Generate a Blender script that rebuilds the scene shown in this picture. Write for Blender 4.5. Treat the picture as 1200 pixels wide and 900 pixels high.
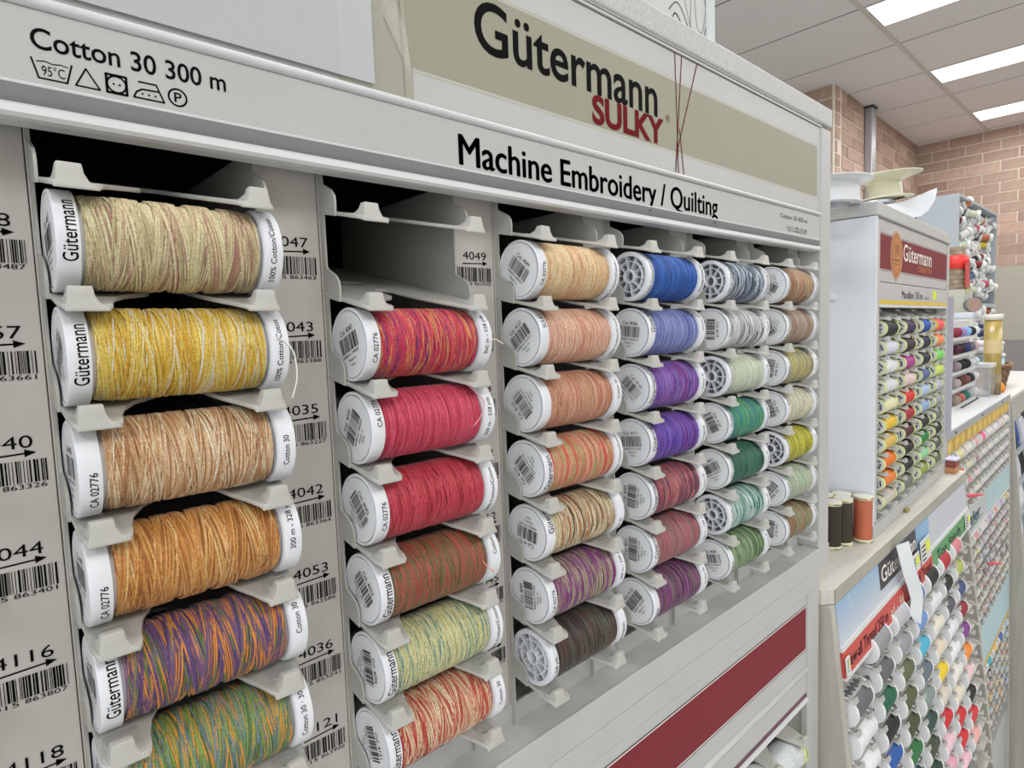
import bpy, bmesh, math, random
from mathutils import Vector, Matrix
R = math.radians
PI = math.pi
for o in list(bpy.data.objects):
    bpy.data.objects.remove(o, do_unlink=True)
SC = bpy.context.scene
C = SC.collection
# All coordinates below are in modelling units of 22.5 cm measured from the camera
# (x along the thread cabinet, y into it, z up); W() turns them into metres above the floor.
S = .225
H = 1.15
def W(x, y, z): return Vector((x*S, y*S, z*S+H))

# ------------------------------------------------------------ camera
yaw, pitch, roll = R(42.79), R(-4.73), R(-2.05)
fwd = Vector((math.sin(yaw)*math.cos(pitch), math.cos(yaw)*math.cos(pitch), math.sin(pitch)))
rt = Vector((math.cos(yaw), -math.sin(yaw), 0)); up = rt.cross(fwd)
r2 = rt*math.cos(roll)+up*math.sin(roll); u2 = -rt*math.sin(roll)+up*math.cos(roll)
cam = bpy.data.cameras.new('camera'); co = bpy.data.objects.new('camera', cam); C.objects.link(co)
co.matrix_world = Matrix(((r2.x, u2.x, -fwd.x, 0), (r2.y, u2.y, -fwd.y, 0), (r2.z, u2.z, -fwd.z, H), (0, 0, 0, 1)))
cam.sensor_width = 36; cam.lens = 36*716.1/1200; cam.clip_start = .01; cam.clip_end = 60
SC.camera = co
# ------------------------------------------------------------ world, light, exposure
w = bpy.data.worlds.new('assumed_daylight'); SC.world = w; w.use_nodes = True
bg = w.node_tree.nodes['Background']; bg.inputs[0].default_value = (.93, .96, 1, 1); bg.inputs[1].default_value = 2.5  # assumed daylight, added to come in through the open window side
SC.view_settings.view_transform = 'Standard'; SC.view_settings.look = 'None'
SC.view_settings.exposure = -.1; SC.view_settings.gamma = 1
SC.view_settings.use_curve_mapping = False
SC.cycles.max_bounces = 6; SC.cycles.diffuse_bounces = 4; SC.cycles.glossy_bounces = 3
SC.cycles.transmission_bounces = 6; SC.cycles.transparent_max_bounces = 8
SC.cycles.caustics_reflective = False; SC.cycles.caustics_refractive = False
SC.cycles.sample_clamp_indirect = 5
LAMP_W = 15          # watts of each fluorescent ceiling panel
CEIL = 6.93
FLOOR = -H/S
def ceiling_lamp_light(x0, x1, y0, y1):
    l = bpy.data.lights.new('lamp_light', 'AREA'); l.shape = 'RECTANGLE'; l.size = (x1-x0)*S*.92; l.size_y = (y1-y0)*S*.96
    l.energy = LAMP_W; l.color = (.99, .995, 1)
    o = bpy.data.objects.new('lamp_light', l); C.objects.link(o); o.location = W((x0+x1)/2, (y0+y1)/2, CEIL-.1); return o

# ------------------------------------------------------------ materials
def hexc(h):
    h = h.lstrip('#'); v = [int(h[i:i+2], 16)/255 for i in (0, 2, 4)]
    return tuple((c/12.92 if c <= .04045 else ((c+.055)/1.055)**2.4) for c in v)+(1,)
MC = {}
def nt(name):
    m = bpy.data.materials.new(name); m.use_nodes = True
    return m, m.node_tree.nodes, m.node_tree.links, m.node_tree.nodes['Principled BSDF']
def pm(name, col, rough=.5, noise=0, nscale=40, bump=0, bscale=200, metal=0, coat=0, stretch=(1, 1, 1), spec=.5):
    """procedural painted or moulded surface: base colour with a little grain and relief"""
    if name in MC: return MC[name]
    m, N, L, b = nt(name)
    c = hexc(col) if isinstance(col, str) else col
    b.inputs['Base Color'].default_value = c; b.inputs['Roughness'].default_value = rough; b.inputs['Metallic'].default_value = metal
    b.inputs['Coat Weight'].default_value = coat; b.inputs['Specular IOR Level'].default_value = spec
    tc = N.new('ShaderNodeTexCoord'); mp = N.new('ShaderNodeMapping'); mp.inputs['Scale'].default_value = stretch
    L.new(tc.outputs['Object'], mp.inputs[0])
    if noise:
        n = N.new('ShaderNodeTexNoise'); n.inputs['Scale'].default_value = nscale; n.inputs['Detail'].default_value = 5
        L.new(mp.outputs[0], n.inputs['Vector'])
        r = N.new('ShaderNodeValToRGB'); e = r.color_ramp.elements
        e[0].position = .3; e[1].position = .7
        e[0].color = tuple(max(0, x*(1-noise)) for x in c[:3])+(1,); e[1].color = tuple(min(1, x*(1+noise*.6)) for x in c[:3])+(1,)
        L.new(n.outputs['Fac'], r.inputs[0]); L.new(r.outputs[0], b.inputs['Base Color'])
    if bump:
        n = N.new('ShaderNodeTexNoise'); n.inputs['Scale'].default_value = bscale; n.inputs['Detail'].default_value = 3
        L.new(mp.outputs[0], n.inputs['Vector'])
        q = N.new('ShaderNodeBump'); q.inputs['Strength'].default_value = bump; q.inputs['Distance'].default_value = .0005
        L.new(n.outputs['Fac'], q.inputs['Height']); L.new(q.outputs[0], b.inputs['Normal'])
    MC[name] = m; return m
def thread_mat(name, cols, freq=.9, mix=.35):
    """thread whose colour changes along its own length (the winding carries its turn count)"""
    m, N, L, b = nt(name); b.inputs['Roughness'].default_value = .62
    b.inputs['Sheen Weight'].default_value = .15
    a = N.new('ShaderNodeAttribute'); a.attribute_name = 't'
    k = N.new('ShaderNodeMath'); k.operation = 'MULTIPLY'; k.inputs[1].default_value = freq; L.new(a.outputs['Fac'], k.inputs[0])
    n = N.new('ShaderNodeTexNoise'); n.noise_dimensions = '1D'; n.inputs['Scale'].default_value = 1; n.inputs['Detail'].default_value = 1.5
    L.new(k.outputs[0], n.inputs['W'])
    r = N.new('ShaderNodeMapRange'); r.inputs['From Min'].default_value = .3; r.inputs['From Max'].default_value = .7
    L.new(n.outputs['Fac'], r.inputs['Value'])
    q = N.new('ShaderNodeValToRGB'); q.color_ramp.interpolation = 'LINEAR'
    e = q.color_ramp.elements; n_ = len(cols)
    e[0].position = 0; e[0].color = hexc(cols[0]); e[1].position = 1; e[1].color = hexc(cols[-1])
    for i, c in enumerate(cols):
        p0 = i/n_+.12/n_; p1 = (i+1)/n_-.12/n_
        for p in (p0, p1):
            z = e.new(p); z.color = hexc(c)
    L.new(r.outputs[0], q.inputs[0])
    # twisted ply: tiny light and dark flecks
    tc = N.new('ShaderNodeTexCoord'); f = N.new('ShaderNodeTexNoise'); f.inputs['Scale'].default_value = 1500; f.inputs['Detail'].default_value = 1
    L.new(tc.outputs['Object'], f.inputs['Vector'])
    mr = N.new('ShaderNodeMapRange'); mr.inputs['From Min'].default_value = .3; mr.inputs['From Max'].default_value = .7
    mr.inputs['To Min'].default_value = .66; mr.inputs['To Max'].default_value = .98
    L.new(f.outputs['Fac'], mr.inputs['Value'])
    mx = N.new('ShaderNodeVectorMath'); mx.operation = 'SCALE'; L.new(q.outputs[0], mx.inputs[0]); L.new(mr.outputs[0], mx.inputs['Scale'])
    L.new(mx.outputs[0], b.inputs['Base Color'])
    return m
white = pm('cabinet_white', '#b8b8b6', .42, .035, 30, .12, 350)
white_b = pm('cabinet_cap_speckle', '#bdbdba', .5, .16, 700, .5, 600)
tray_m = pm('tray_plastic', '#b3b2ab', .42, .03, 60, .05, 300)
plate_m = pm('label_strip_vinyl', '#c6c2bb', .55, .05, 60, .08, 400)
cap_m = pm('spool_plastic', '#dfe1e5', .35, .02, 80)
capin_m = pm('spool_inner_plastic', '#b9bcc4', .4)
disc_m = pm('spool_label_paper', '#e4e6e8', .5)
ink = pm('black_ink', '#0b0b0c', .6, spec=.05)
ink_g = pm('dark_grey_ink', '#26262a', .6, spec=.08)
red_ink = pm('dark_red_ink', '#6c1620', .6, spec=.05)
beige_m = pm('sign_beige', '#9a9885', .45, .03, 8, spec=.25)
beige_l = pm('sign_light_line', '#b4b299', .4)
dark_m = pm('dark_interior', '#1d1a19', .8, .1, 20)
grey_groove = pm('groove_grey', '#97989a', .5, .04, 200)
bright_m = pm('white_plastic_trim', '#cfd0d0', .35)
redpan_m = pm('red_sign', '#7c2b33', .6, .06, 6, spec=.2)
maroon_m = pm('maroon_strip', '#5b2438', .4)
wood_m = pm('limed_wood', '#cac8be', .55, .13, 14, .35, 60, stretch=(1, 8, 1))
woodv_m = pm('limed_wood_upright', '#b0ada2', .55, .14, 14, .35, 60, stretch=(6, 6, .7))
cool_white = pm('cool_white_metal', '#d6dae0', .4, .02, 12)

# ------------------------------------------------------------ mesh helpers
class MB:
    def __init__(s): s.v = []; s.f = []; s.mi = []; s.sm = []
    def add(s, vs, fs, mi=0, smooth=False):
        o = len(s.v); s.v += [tuple(v) for v in vs]
        for f in fs: s.f.append(tuple(i+o for i in f)); s.mi.append(mi); s.sm.append(smooth)
        return s
    def box(s, x0, x1, y0, y1, z0, z1, mi=0):
        vs = [(x, y, z) for x in (x0, x1) for y in (y0, y1) for z in (z0, z1)]
        return s.add(vs, [(0, 1, 3, 2), (4, 6, 7, 5), (0, 4, 5, 1), (2, 3, 7, 6), (0, 2, 6, 4), (1, 5, 7, 3)], mi)
    def prism(s, pts, axis, a, b, mi=0, smooth=False):
        """closed polygon extruded along an axis: pts are the other two coordinates in order"""
        n = len(pts); vs = []
        for t in (a, b):
            for p in pts:
                vs.append((t, p[0], p[1]) if axis == 'x' else (p[0], t, p[1]) if axis == 'y' else (p[0], p[1], t))
        fs = [tuple(range(n))[::-1], tuple(range(n, 2*n))]
        s.add(vs, fs, mi)
        o = len(s.v)-2*n
        for i in range(n):
            j = (i+1) % n; s.f.append((o+i, o+j, o+n+j, o+n+i)); s.mi.append(mi); s.sm.append(smooth)
        return s
    def lathe(s, prof, n=32, axis='x', mi=0, smooth=True, cx=0, cy=0, cz=0, cap=False):
        """prof: (along, radius)"""
        vs = []
        for a, r in prof:
            for k in range(n):
                q = 2*PI*k/n; c_, s_ = r*math.cos(q), r*math.sin(q)
                vs.append((cx+a, cy+c_, cz+s_) if axis == 'x' else (cx+c_, cy+a, cz+s_) if axis == 'y' else (cx+c_, cy+s_, cz+a))
        fs = []
        for i in range(len(prof)-1):
            for k in range(n):
                j = (k+1) % n; fs.append((i*n+k, i*n+j, (i+1)*n+j, (i+1)*n+k))
        if cap: fs.append(tuple(range(n))); fs.append(tuple(range((len(prof)-1)*n, len(prof)*n)))
        return s.add(vs, fs, mi, smooth)
    def tube(s, pts, r, n=5, mi=0, cap=True):
        pts = [Vector(p) for p in pts]; rings = []
        for i, p in enumerate(pts):
            d = (pts[min(i+1, len(pts)-1)]-pts[max(i-1, 0)]).normalized()
            a = d.orthogonal().normalized() if i == 0 else (a-d*a.dot(d)).normalized()
            b = d.cross(a)
            rings.append([p+(a*math.cos(2*PI*k/n)+b*math.sin(2*PI*k/n))*r for k in range(n)])
        vs = [v for q in rings for v in q]; fs = []
        for i in range(len(pts)-1):
            for k in range(n):
                j = (k+1) % n; fs.append((i*n+k, i*n+j, (i+1)*n+j, (i+1)*n+k))
        if cap: fs += [tuple(range(n))[::-1], tuple(range((len(pts)-1)*n, len(pts)*n))]
        return s.add(vs, fs, mi, True)
    def mesh(s, name, mats, fix=True):
        me = bpy.data.meshes.new(name)
        me.from_pydata([(v[0]*S, v[1]*S, v[2]*S) for v in s.v], [], s.f)
        for m in (mats if isinstance(mats, (list, tuple)) else [mats]): me.materials.append(m)
        me.polygons.foreach_set('material_index', s.mi); me.polygons.foreach_set('use_smooth', s.sm)
        if fix:
            b = bmesh.new(); b.from_mesh(me); bmesh.ops.recalc_face_normals(b, faces=b.faces); b.to_mesh(me); b.free()
        me.update(); return me
def put(name, me, parent=None, loc=(0, 0, 0), rot=None, mat=None):
    """link a mesh; loc in modelling units, relative to the parent if there is one"""
    o = bpy.data.objects.new(name, me); C.objects.link(o)
    if parent: o.parent = parent; o.location = Vector(loc)*S
    else: o.location = W(*loc)
    if rot: o.rotation_euler = rot
    if mat:
        sl = o.material_slots[mat[0]]; sl.link = 'OBJECT'; sl.material = mat[1]
    return o
def build(mb, name, mats, parent=None, loc=(0, 0, 0), rot=None, bevel=0, seg=2, off=None):
    if off: mb.v = [(v[0]-off[0], v[1]-off[1], v[2]-off[2]) for v in mb.v]
    o = put(name, mb.mesh(name, mats), parent, loc, rot)
    if bevel:
        m = o.modifiers.new('bevel', 'BEVEL'); m.width = bevel*S; m.segments = seg; m.limit_method = 'ANGLE'; m.angle_limit = R(40)
        m.harden_normals = False
    return o
def tag(o, label=None, cat=None, group=None, kind=None):
    if label: o['label'] = label
    if cat: o['category'] = cat
    if group: o['group'] = group
    if kind: o['kind'] = kind
    return o
def thing(name, loc, label, cat, group=None, rotz=0):
    o = bpy.data.objects.new(name, None); C.objects.link(o); o.location = W(*loc); o.rotation_euler = (0, 0, rotz)
    o.empty_display_size = .01
    return tag(o, label, cat, group)
def struct(mb, name, mats, loc=(0, 0, 0), rot=None, bevel=0):
    return tag(build(mb, name, mats, None, loc, rot, bevel), kind='structure')
# ------------------------------------------------------------ lettering
_tc = {}
def glyphs(s, bold=0.0):
    """outline of a line of text as (verts, faces, x0, x1) with cap height 1 and baseline 0"""
    k = (s, bold)
    if k in _tc: return _tc[k]
    cu = bpy.data.curves.new('txt', 'FONT'); cu.body = s; cu.size = 1; cu.resolution_u = 5 if s in ('Gütermann', 'SULKY', 'Machine Embroidery / Quilting', 'Cotton 30 300 m') else 3; cu.offset = bold; cu.fill_mode = 'FRONT'
    ob = bpy.data.objects.new('txt', cu); C.objects.link(ob)
    dg = bpy.context.evaluated_depsgraph_get(); me = bpy.data.meshes.new_from_object(ob.evaluated_get(dg))
    vs = [(v.co.x, v.co.y) for v in me.vertices]; fs = [tuple(p.vertices) for p in me.polygons]
    bpy.data.objects.remove(ob); bpy.data.curves.remove(cu); bpy.data.meshes.remove(me)
    h = CAPH
    vs = [(x/h, y/h) for x, y in vs]
    xs = [v[0] for v in vs] or [0, 1]
    _tc[k] = (vs, fs, min(xs), max(xs)); return _tc[k]
CAPH = 1
_g = glyphs('H'); CAPH = max(v[1] for v in _g[0]); _tc.clear()
def text(mb, s, x0, x1, z0, z1, fn, bold=0, mi=0):
    """fit text between x0..x1, baseline z0, cap height z1; fn maps (u, v) to a point"""
    vs, fs, a, b = glyphs(s, 0.0 if 'M' in s else min(bold*.6, .035))
    k = (x1-x0)/(b-a); d = bold*abs(z1-z0) if 'M' in s else 0
    for q, p in (((-1, 0), (1, 0), (0, .5), (0, -.5)) if d else ((0, 0),)): mb.add([fn(x0+(x-a)*k+q*d, z0+y*(z1-z0)+p*d) for x, y in vs], fs, mi)
def stroke(mb, pts, wd, fn, mi=0, closed=False):
    n = len(pts)
    for i in range(n if closed else n-1):
        p, q = Vector(pts[i]), Vector(pts[(i+1) % n]); d = q-p
        if d.length < 1e-9: continue
        d.normalize(); nrm = Vector((-d.y, d.x))*wd/2; e = d*wd*.3
        mb.add([fn(*(p-e+nrm)), fn(*(p-e-nrm)), fn(*(q+e-nrm)), fn(*(q+e+nrm))], [(0, 1, 2, 3)], mi)
def disk(mb, cx, cz, r, fn, n=20, mi=0):
    mb.add([fn(cx+r*math.cos(2*PI*k/n), cz+r*math.sin(2*PI*k/n)) for k in range(n)], [tuple(range(n))], mi)
def rect(mb, x0, x1, z0, z1, fn, mi=0):
    mb.add([fn(x0, z0), fn(x1, z0), fn(x1, z1), fn(x0, z1)], [(0, 1, 2, 3)], mi)
def bars(mb, x0, x1, z0, z1, fn, seed, n=26, mi=0):
    rg = random.Random(seed); w_ = [rg.choice((1, 1, 2, 3)) for _ in range(2*n-1)]; k = (x1-x0)/sum(w_); x = x0
    for i, q in enumerate(w_):
        if i % 2 == 0: rect(mb, x, x+q*k, z0, z1, fn, mi)
        x += q*k
def care_symbols(mb, x0, x1, z0, z1, fn, lw, mi=0):
    """wash tub 95, triangle, tumble dryer, iron, P in a circle"""
    W_ = x1-x0; h = z1-z0
    X = lambda t: x0+t*W_
    Z = lambda t: z0+t*h
    stroke(mb, [(X(0), Z(1)), (X(.035), Z(0)), (X(.2), Z(0)), (X(.235), Z(1))], lw, fn, mi)
    stroke(mb, [(X(.03), Z(.86)), (X(.08), Z(.93)), (X(.12), Z(.84)), (X(.17), Z(.9)), (X(.21), Z(.84))], lw*.6, fn, mi)
    text(mb, '95°C', X(.055), X(.19), Z(.18), Z(.68), fn, 0, mi)
    stroke(mb, [(X(.25), Z(0)), (X(.32), Z(1)), (X(.4), Z(0))], lw, fn, mi, True)
    stroke(mb, [(X(.445), Z(0)), (X(.445), Z(1)), (X(.575), Z(1)), (X(.575), Z(0))], lw*1.5, fn, mi, True)
    stroke(mb, [(X(.51)+math.cos(t*PI/9)*.062*W_, Z(.5)+math.sin(t*PI/9)*.46*h) for t in range(18)], lw*1.1, fn, mi, True)
    for q in (.49, .53): disk(mb, X(q), Z(.5), lw*.7, fn, 8, mi)
    stroke(mb, [(X(.66), Z(.95)), (X(.78), Z(.95)), (X(.83), Z(.02)), (X(.62), Z(.02)), (X(.64), Z(.35)), (X(.68), Z(.55)), (X(.79), Z(.58))], lw*1.1, fn, mi)
    for q in (.68, .725, .77): disk(mb, X(q), Z(.28), lw*.7, fn, 8, mi)
    stroke(mb, [(X(.93)+math.cos(t*PI/9)*.066*W_, Z(.5)+math.sin(t*PI/9)*.5*h) for t in range(18)], lw*1.2, fn, mi, True)
    text(mb, 'P', X(.905), X(.96), Z(.22), Z(.78), fn, .02, mi)

# ============================================================ ROOM
brick_ms = [pm('brick_a', '#ab9182', .85, .14, 18, .5, 90), pm('brick_b', '#9d8273', .85, .14, 18, .5, 90),
            pm('brick_c', '#b59a8b', .85, .12, 18, .5, 90), pm('brick_d', '#a48c7d', .85, .14, 18, .5, 90)]
mortar = pm('mortar', '#d3c8ba', .9, .06, 60, .5, 200)
ceil_m = pm('ceiling_tile', '#e4e1e0', .9, .03, 90, .3, 500)
tbar_m = pm('ceiling_bar', '#cdc8c2', .5)
floor_m = pm('vinyl_floor', '#aaaaa9', .45, .08, 6, .1, 80)
paint = pm('wall_paint', '#b9b6ae', .8, .03, 10)
bk = MB().box(0, 1.04, -.02, .1, 0, .345); bm_ = bmesh.new(); me_ = bk.mesh('brick', brick_ms[0])
hb = MB().box(0, .5, -.02, .1, 0, .345).mesh('brick', brick_ms[0])
def brick_wall(name, x, y, rot, n, top, courses, nb):
    """a wall of running-bond bricks; its local x runs along the wall and the bricks stand proud of the mortar"""
    mb = MB().box(0, n*1.085, 0, .6, FLOOR-top, 0)
    o = tag(build(mb, name, [mortar], None, (x, y, top), (0, 0, rot)), kind='structure')
    rg = random.Random(n)
    for c in range(courses):
        z = -.345-.39*c
        x0 = -.54 if c % 2 else 0.0
        for i in range(nb+(c % 2)):
            a = x0+i*1.085
            half = a < -.01 or a+1.04 > nb*1.085+.01
            b = put('brick', hb if half else me_, o, (max(a, .0) if half and a < 0 else a, rg.uniform(-.008, .008), z), None, (0, rg.choice(brick_ms)))
    mb = MB(); c = courses
    while -.345-.39*c > FLOOR-top:
        for i in range(nb): mb.box(i*1.085+(.5 if c % 2 else 0), i*1.085+(.5 if c % 2 else 0)+1.0, -.02, .02, -.345-.39*c, -.39*c)
        c += 1
    s = build(mb, 'lower_brick_courses', brick_ms[1], o); s['kind'] = 'stuff'
    return o
# the corner of the room is at (29.49, 7.25)
brick_wall('wall_left', 19.83, 6.98, .028, 9, CEIL, 16, 9)
brick_wall('wall_far', 29.47, 7.25, -PI/2+.0, 23, CEIL, 18, 8)
# the end of the projecting pier: its side face turns away from the shop
rt_ = brick_wall('wall_pier', 19.80, 10.235, -PI/2-.03, 3, CEIL, 12, 3)
tag(build(MB().box(-12.2, 34, -17, 14, FLOOR-.3, FLOOR), 'floor', floor_m), kind='structure')
cslab = struct(MB().box(-12, 34, -19, 14, CEIL+.06, CEIL+.4), 'ceiling', [ceil_m])
TX = [15.6+2.675*k for k in range(-9, 6)]
def tile(x0, x1, y0, y1):
    mb = MB().box(x0+.03, x1-.03, y0+.03, y1-.03, CEIL, CEIL+.06)
    mb.v = [(v[0], v[1], v[2]) for v in mb.v]
    put('ceiling_tile', mb.mesh('ceiling_tile', ceil_m), cslab)
# children of the slab share its origin (world 0,0,H)
YB = [-16.65, -11.25, -5.85, -.45, 4.95, 10.35]
lamps = []
for i, x in enumerate(TX):
    for j in range(5):
        y0, y1 = YB[j], YB[j+1]
        lamp = (i % 2 == 1) and j in (1, 3)
        if lamp:
            lamps.append((x, x+1.35, y0, y1)); tile(x+1.35, x+2.675, y0, y1)
        else: tile(x, x+2.675, y0, y1)
mb = MB()
for y in YB: mb.box(TX[0], TX[-1]+2.675, y-.06, y+.06, CEIL-.012, CEIL+.05)
put('ceiling_bars', mb.mesh('ceiling_bars', tbar_m), cslab)['kind'] = 'stuff'
mb = MB()
for x in TX: mb.box(x-.045, x+.045, YB[0], YB[-1], CEIL+.012, CEIL+.05)
put('tile_joints', mb.mesh('tile_joints', pm('tile_joint', '#6f6b68', .9)), cslab)['kind'] = 'stuff'
m, N, L, b = nt('lamp_glow'); b.inputs['Emission Color'].default_value = (1, .99, .96, 1); b.inputs['Emission Strength'].default_value = 3.5
b.inputs['Base Color'].default_value = (.9, .9, .9, 1); glow = m
for n_, (x0, x1, y0, y1) in enumerate(lamps):
    t = thing('ceiling_lamp', ((x0+x1)/2, (y0+y1)/2, CEIL), 'assumed fluorescent ceiling panel out of view, added for light', 'lamp', 'assumed ceiling lamps out of view')
    if not (x0 > 14 and y1 > 4):  # panels out of view are assumed, added to light the shop
        t['label'] = t['label']
    else:
        t['label'] = ['glowing ceiling panel cut off by the top edge, nearest of the three', 'upper of the two full glowing ceiling panels at top right', 'lower glowing ceiling panel at top right, nearest the brick wall'][min(2, int((x0-14)//5.3))]
        del t['group']
    hw, hl = (x1-x0)/2-.04, (y1-y0)/2-.08
    build(MB().box(-hw, hw, -hl, hl, -.004, .03), 'diffuser', glow, t)
    f = MB()
    for a in ((-hw-.04, -hw, -hl-.05, hl+.05), (hw, hw+.04, -hl-.05, hl+.05), (-hw, hw, -hl-.05, -hl), (-hw, hw, hl, hl+.05)): f.box(*a, -.012, .04)
    build(f, 'lamp_frame', tbar_m, t)
    ceiling_lamp_light(x0, x1, y0, y1).name = 'lamp_light'
# silver conduit up the brick wall
t = thing('wall_conduit', (22.75, 6.93, 1), 'vertical silver metal conduit on the left brick wall, running up to the ceiling', 'pipe')
alu = pm('brushed_metal', '#b3b6bb', .35, .05, 20, metal=.6)
build(MB().box(-.19, .19, -.12, .1, -4, CEIL-1.06), 'trunking', alu, t, bevel=.02)
build(MB().box(-.23, .23, -.16, .1, CEIL-1.06, CEIL-1.02), 'end_plate', pm('dark_cap', '#3b3838', .5), t)
# pale board and grey fabric panel against the far wall
t = thing('partition_board', (29.1, 3.2, FLOOR), 'tall beige wall panel with grey lower half, in front of the far brick wall', 'partition')
build(MB().box(-.06, .06, -5, 2.2, -FLOOR-.9, -FLOOR+1.81), 'upper_panel', pm('beige_board', '#a9a79a', .7, .04, 5), t)
build(MB().box(-.12, .08, -5, 2.2, 0, -FLOOR-.9), 'lower_panel', pm('grey_fabric', '#8d8988', .9, .06, 40, .4, 300), t)
tag(t)

# ============================================================ THREAD CABINET (main)
CX = [-.2965, .097, .488, .884, 1.265, 1.661, 2.057]; CEND = 2.463
XL = -.42
AX = .131; RP = .1405           # axis height of the top row, row pitch
ROWS = 7
cab = thing('thread_cabinet', (1.02, 1.2, -.975), 'large white cabinet with six columns of embroidery spools under a beige sign', 'cabinet')
CO = (1.02, 1.2, -.975)
def cpart(mb, name, mats, bevel=0, seg=2, parent=None, kind=None):
    o = build(mb, name, mats, parent or cab, (0, 0, 0), None, bevel, seg, off=CO)
    if kind: o['kind'] = kind
    return o
F = .918
cpart(MB().box(XL, 2.567, .912, 1.62, .7385, .8085), 'cap', white_b, .008, 3)
cpart(MB().prism([(.916, .7385), (.913, .7335), (.919, .7315), (.919, .7300), (.9135, .7290), (.9135, .7235), (1.0, .7235), (1.0, .7385)], 'x', XL, 2.466), 'cap_rail', white)
for nm, a, b_ in (('post', 2.468, 2.565), ('post', XL, XL+.095)):
    cpart(MB().box(a, b_, F-.002, 1.0, -.892, .7285), nm, white, .005, 2)
cpart(MB().box(2.4575, 2.4665, F+.001, .94, .30, .7225), 'post_groove', white, .002)
for a in (2.463, XL+.04):
    cpart(MB().box(a, a+.06, 1.0, 1.62, -.97, .7385), 'side_panel', white)
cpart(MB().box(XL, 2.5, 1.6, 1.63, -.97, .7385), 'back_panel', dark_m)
# header: lip, recessed channel, label panel, ledge, sign frame
cpart(MB().prism([(.913, .3065), (.930, .289), (.917, .2865), (.912, .282), (.911, .274), (.915, .2695), (.925, .268), (.95, .268), (.95, .3065)], 'x', XL, 2.458, 0), 'header_lip', [bright_m])
cpart(MB().prism([(.9165, .3063), (.9125, .3063), (.9305, .2885), (.935, .2885)], 'x', XL, 2.458), 'header_channel', grey_groove)
cpart(MB().box(XL, 2.461, .912, .95, .3066, .3108), 'header_edge', bright_m, .001)
cpart(MB().box(XL, 2.461, .9175, .95, .3112, .3975), 'label_panel', white, .0015)
cpart(MB().prism([(.9175, .3978), (.911, .4000), (.909, .405), (.911, .4095), (.9165, .4125), (.95, .4125), (.95, .3978)], 'x', XL, 2.458, 0, True), 'header_ledge', bright_m)
cpart(MB().box(XL, 2.452, .9182, .95, .4128, .7215), 'sign_board', white, .0015)
def onF(y): return lambda u, v: (u, y, v)
mb = MB(); rect(mb, .641, 2.431, .468, .6485, onF(.9179)); cpart(mb, 'sign_field', beige_m)
mb = MB()
for z0, z1 in ((.4615, .4645), (.6525, .6555)): rect(mb, .641, 2.431, z0, z1, onF(.91785))
rect(mb, 2.434, 2.437, .4615, .6555, onF(.91785)); cpart(mb, 'sign_outline', beige_l)
fT = onF(.9170)
mb = MB(); text(mb, 'Cotton 30 300 m', .1043, .3218, .3528, .3760, fT, .02); care_symbols(mb, .1034, .2697, .3194, .3413, fT, .0019)
cpart(mb, 'lettering', ink)
mb = MB(); text(mb, 'Machine Embroidery / Quilting', .736, 1.694, .3190, .3738, fT, .032); cpart(mb, 'lettering', ink)
mb = MB(); text(mb, 'Cotton 30 300 m', 2.1159, 2.3413, .3605, .3752, fT, .0); care_symbols(mb, 2.168, 2.338, .3215, .3365, fT, .0016); cpart(mb, 'lettering', ink)
fT = onF(.9174)
mb = MB(); text(mb, 'Gütermann', .785, 1.392, .5412, .6345, fT, .024); cpart(mb, 'sign_name', ink)
fT = onF(.9170)
mb = MB(); text(mb, 'SULKY', 1.129, 1.418, .4755, .5345, fT, .08)
stroke(mb, [(1.4392+math.cos(t*PI/8)*.0085, .5458+math.sin(t*PI/8)*.0085) for t in range(16)], .0013, fT, 0, True); text(mb, 'R', 1.4352, 1.4440, .5415, .5505, fT)
cpart(mb, 'sign_name', red_ink)
mb = MB()
for a, b_ in (((1.476, .7213), (1.4872, .4095)), ((1.5091, .7213), (1.4724, .4095)), ((1.5871, .7213), (1.4815, .47)), ((1.4815, .47), (1.4724, .4095)), ((1.494, .53), (1.5146, .4095))):
    stroke(mb, [a, b_], .0034, fT)
cpart(mb, 'sign_threads', red_ink)
mb = MB(); rect(mb, .50, .6405, .4130, .7212, onF(.91790)); cpart(mb, 'sign_field', beige_m)
mb = MB()
for a, b_ in (((.5990, .72), (.6215, .55)), ((.6125, .72), (.6225, .418)), ((.5860, .535), (.6215, .475))): stroke(mb, [a, b_], .0016, fT)
cpart(mb, 'sign_threads', pm('faded_red_ink', '#7c6558', .5))
# white backing card and clear plastic sleeve taped over the sign
card = tag(build(MB().box(-.96, .0, -.0012, .0012, 0, .302), 'sleeve_card', pm('grey_white_card', '#b1b3b6', .45, .02, 10), None, (.5601, .9135, .4195)),
           'plain grey-white card covering the left end of the sign panel', 'card')
m, N, L, b = nt('clear_film'); b.inputs['Base Color'].default_value = (1, 1, 1, 1); b.inputs['Roughness'].default_value = .06
b.inputs['Transmission Weight'].default_value = 0; b.inputs['Alpha'].default_value = .09; film = m
mb = MB(); P_ = [(0, 0), (.02, .004), (.04, .008), (.058, .006), (.078, .0)]
for i in range(len(P_)-1):
    (x0, y0), (x1, y1) = P_[i], P_[i+1]
    mb.add([(x0-.36, -y0, 0), (x1-.36, -y1, 0), (x1-.36, -y1, .32), (x0-.36, -y0, .32)], [(0, 1, 2, 3)], 0, True)
mb.add([(-.36, -.0005, 0), (-.28, -.0005, 0), (-.28, -.0005, .0), (-.36, -.0005, .0)], [])
pts = [(-.062, 0), (-.03, .003), (0, .009), (.008, .014), (.018, .012), (.05, .004), (.078, .0005)]
mb = MB(); n = len(pts)
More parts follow.
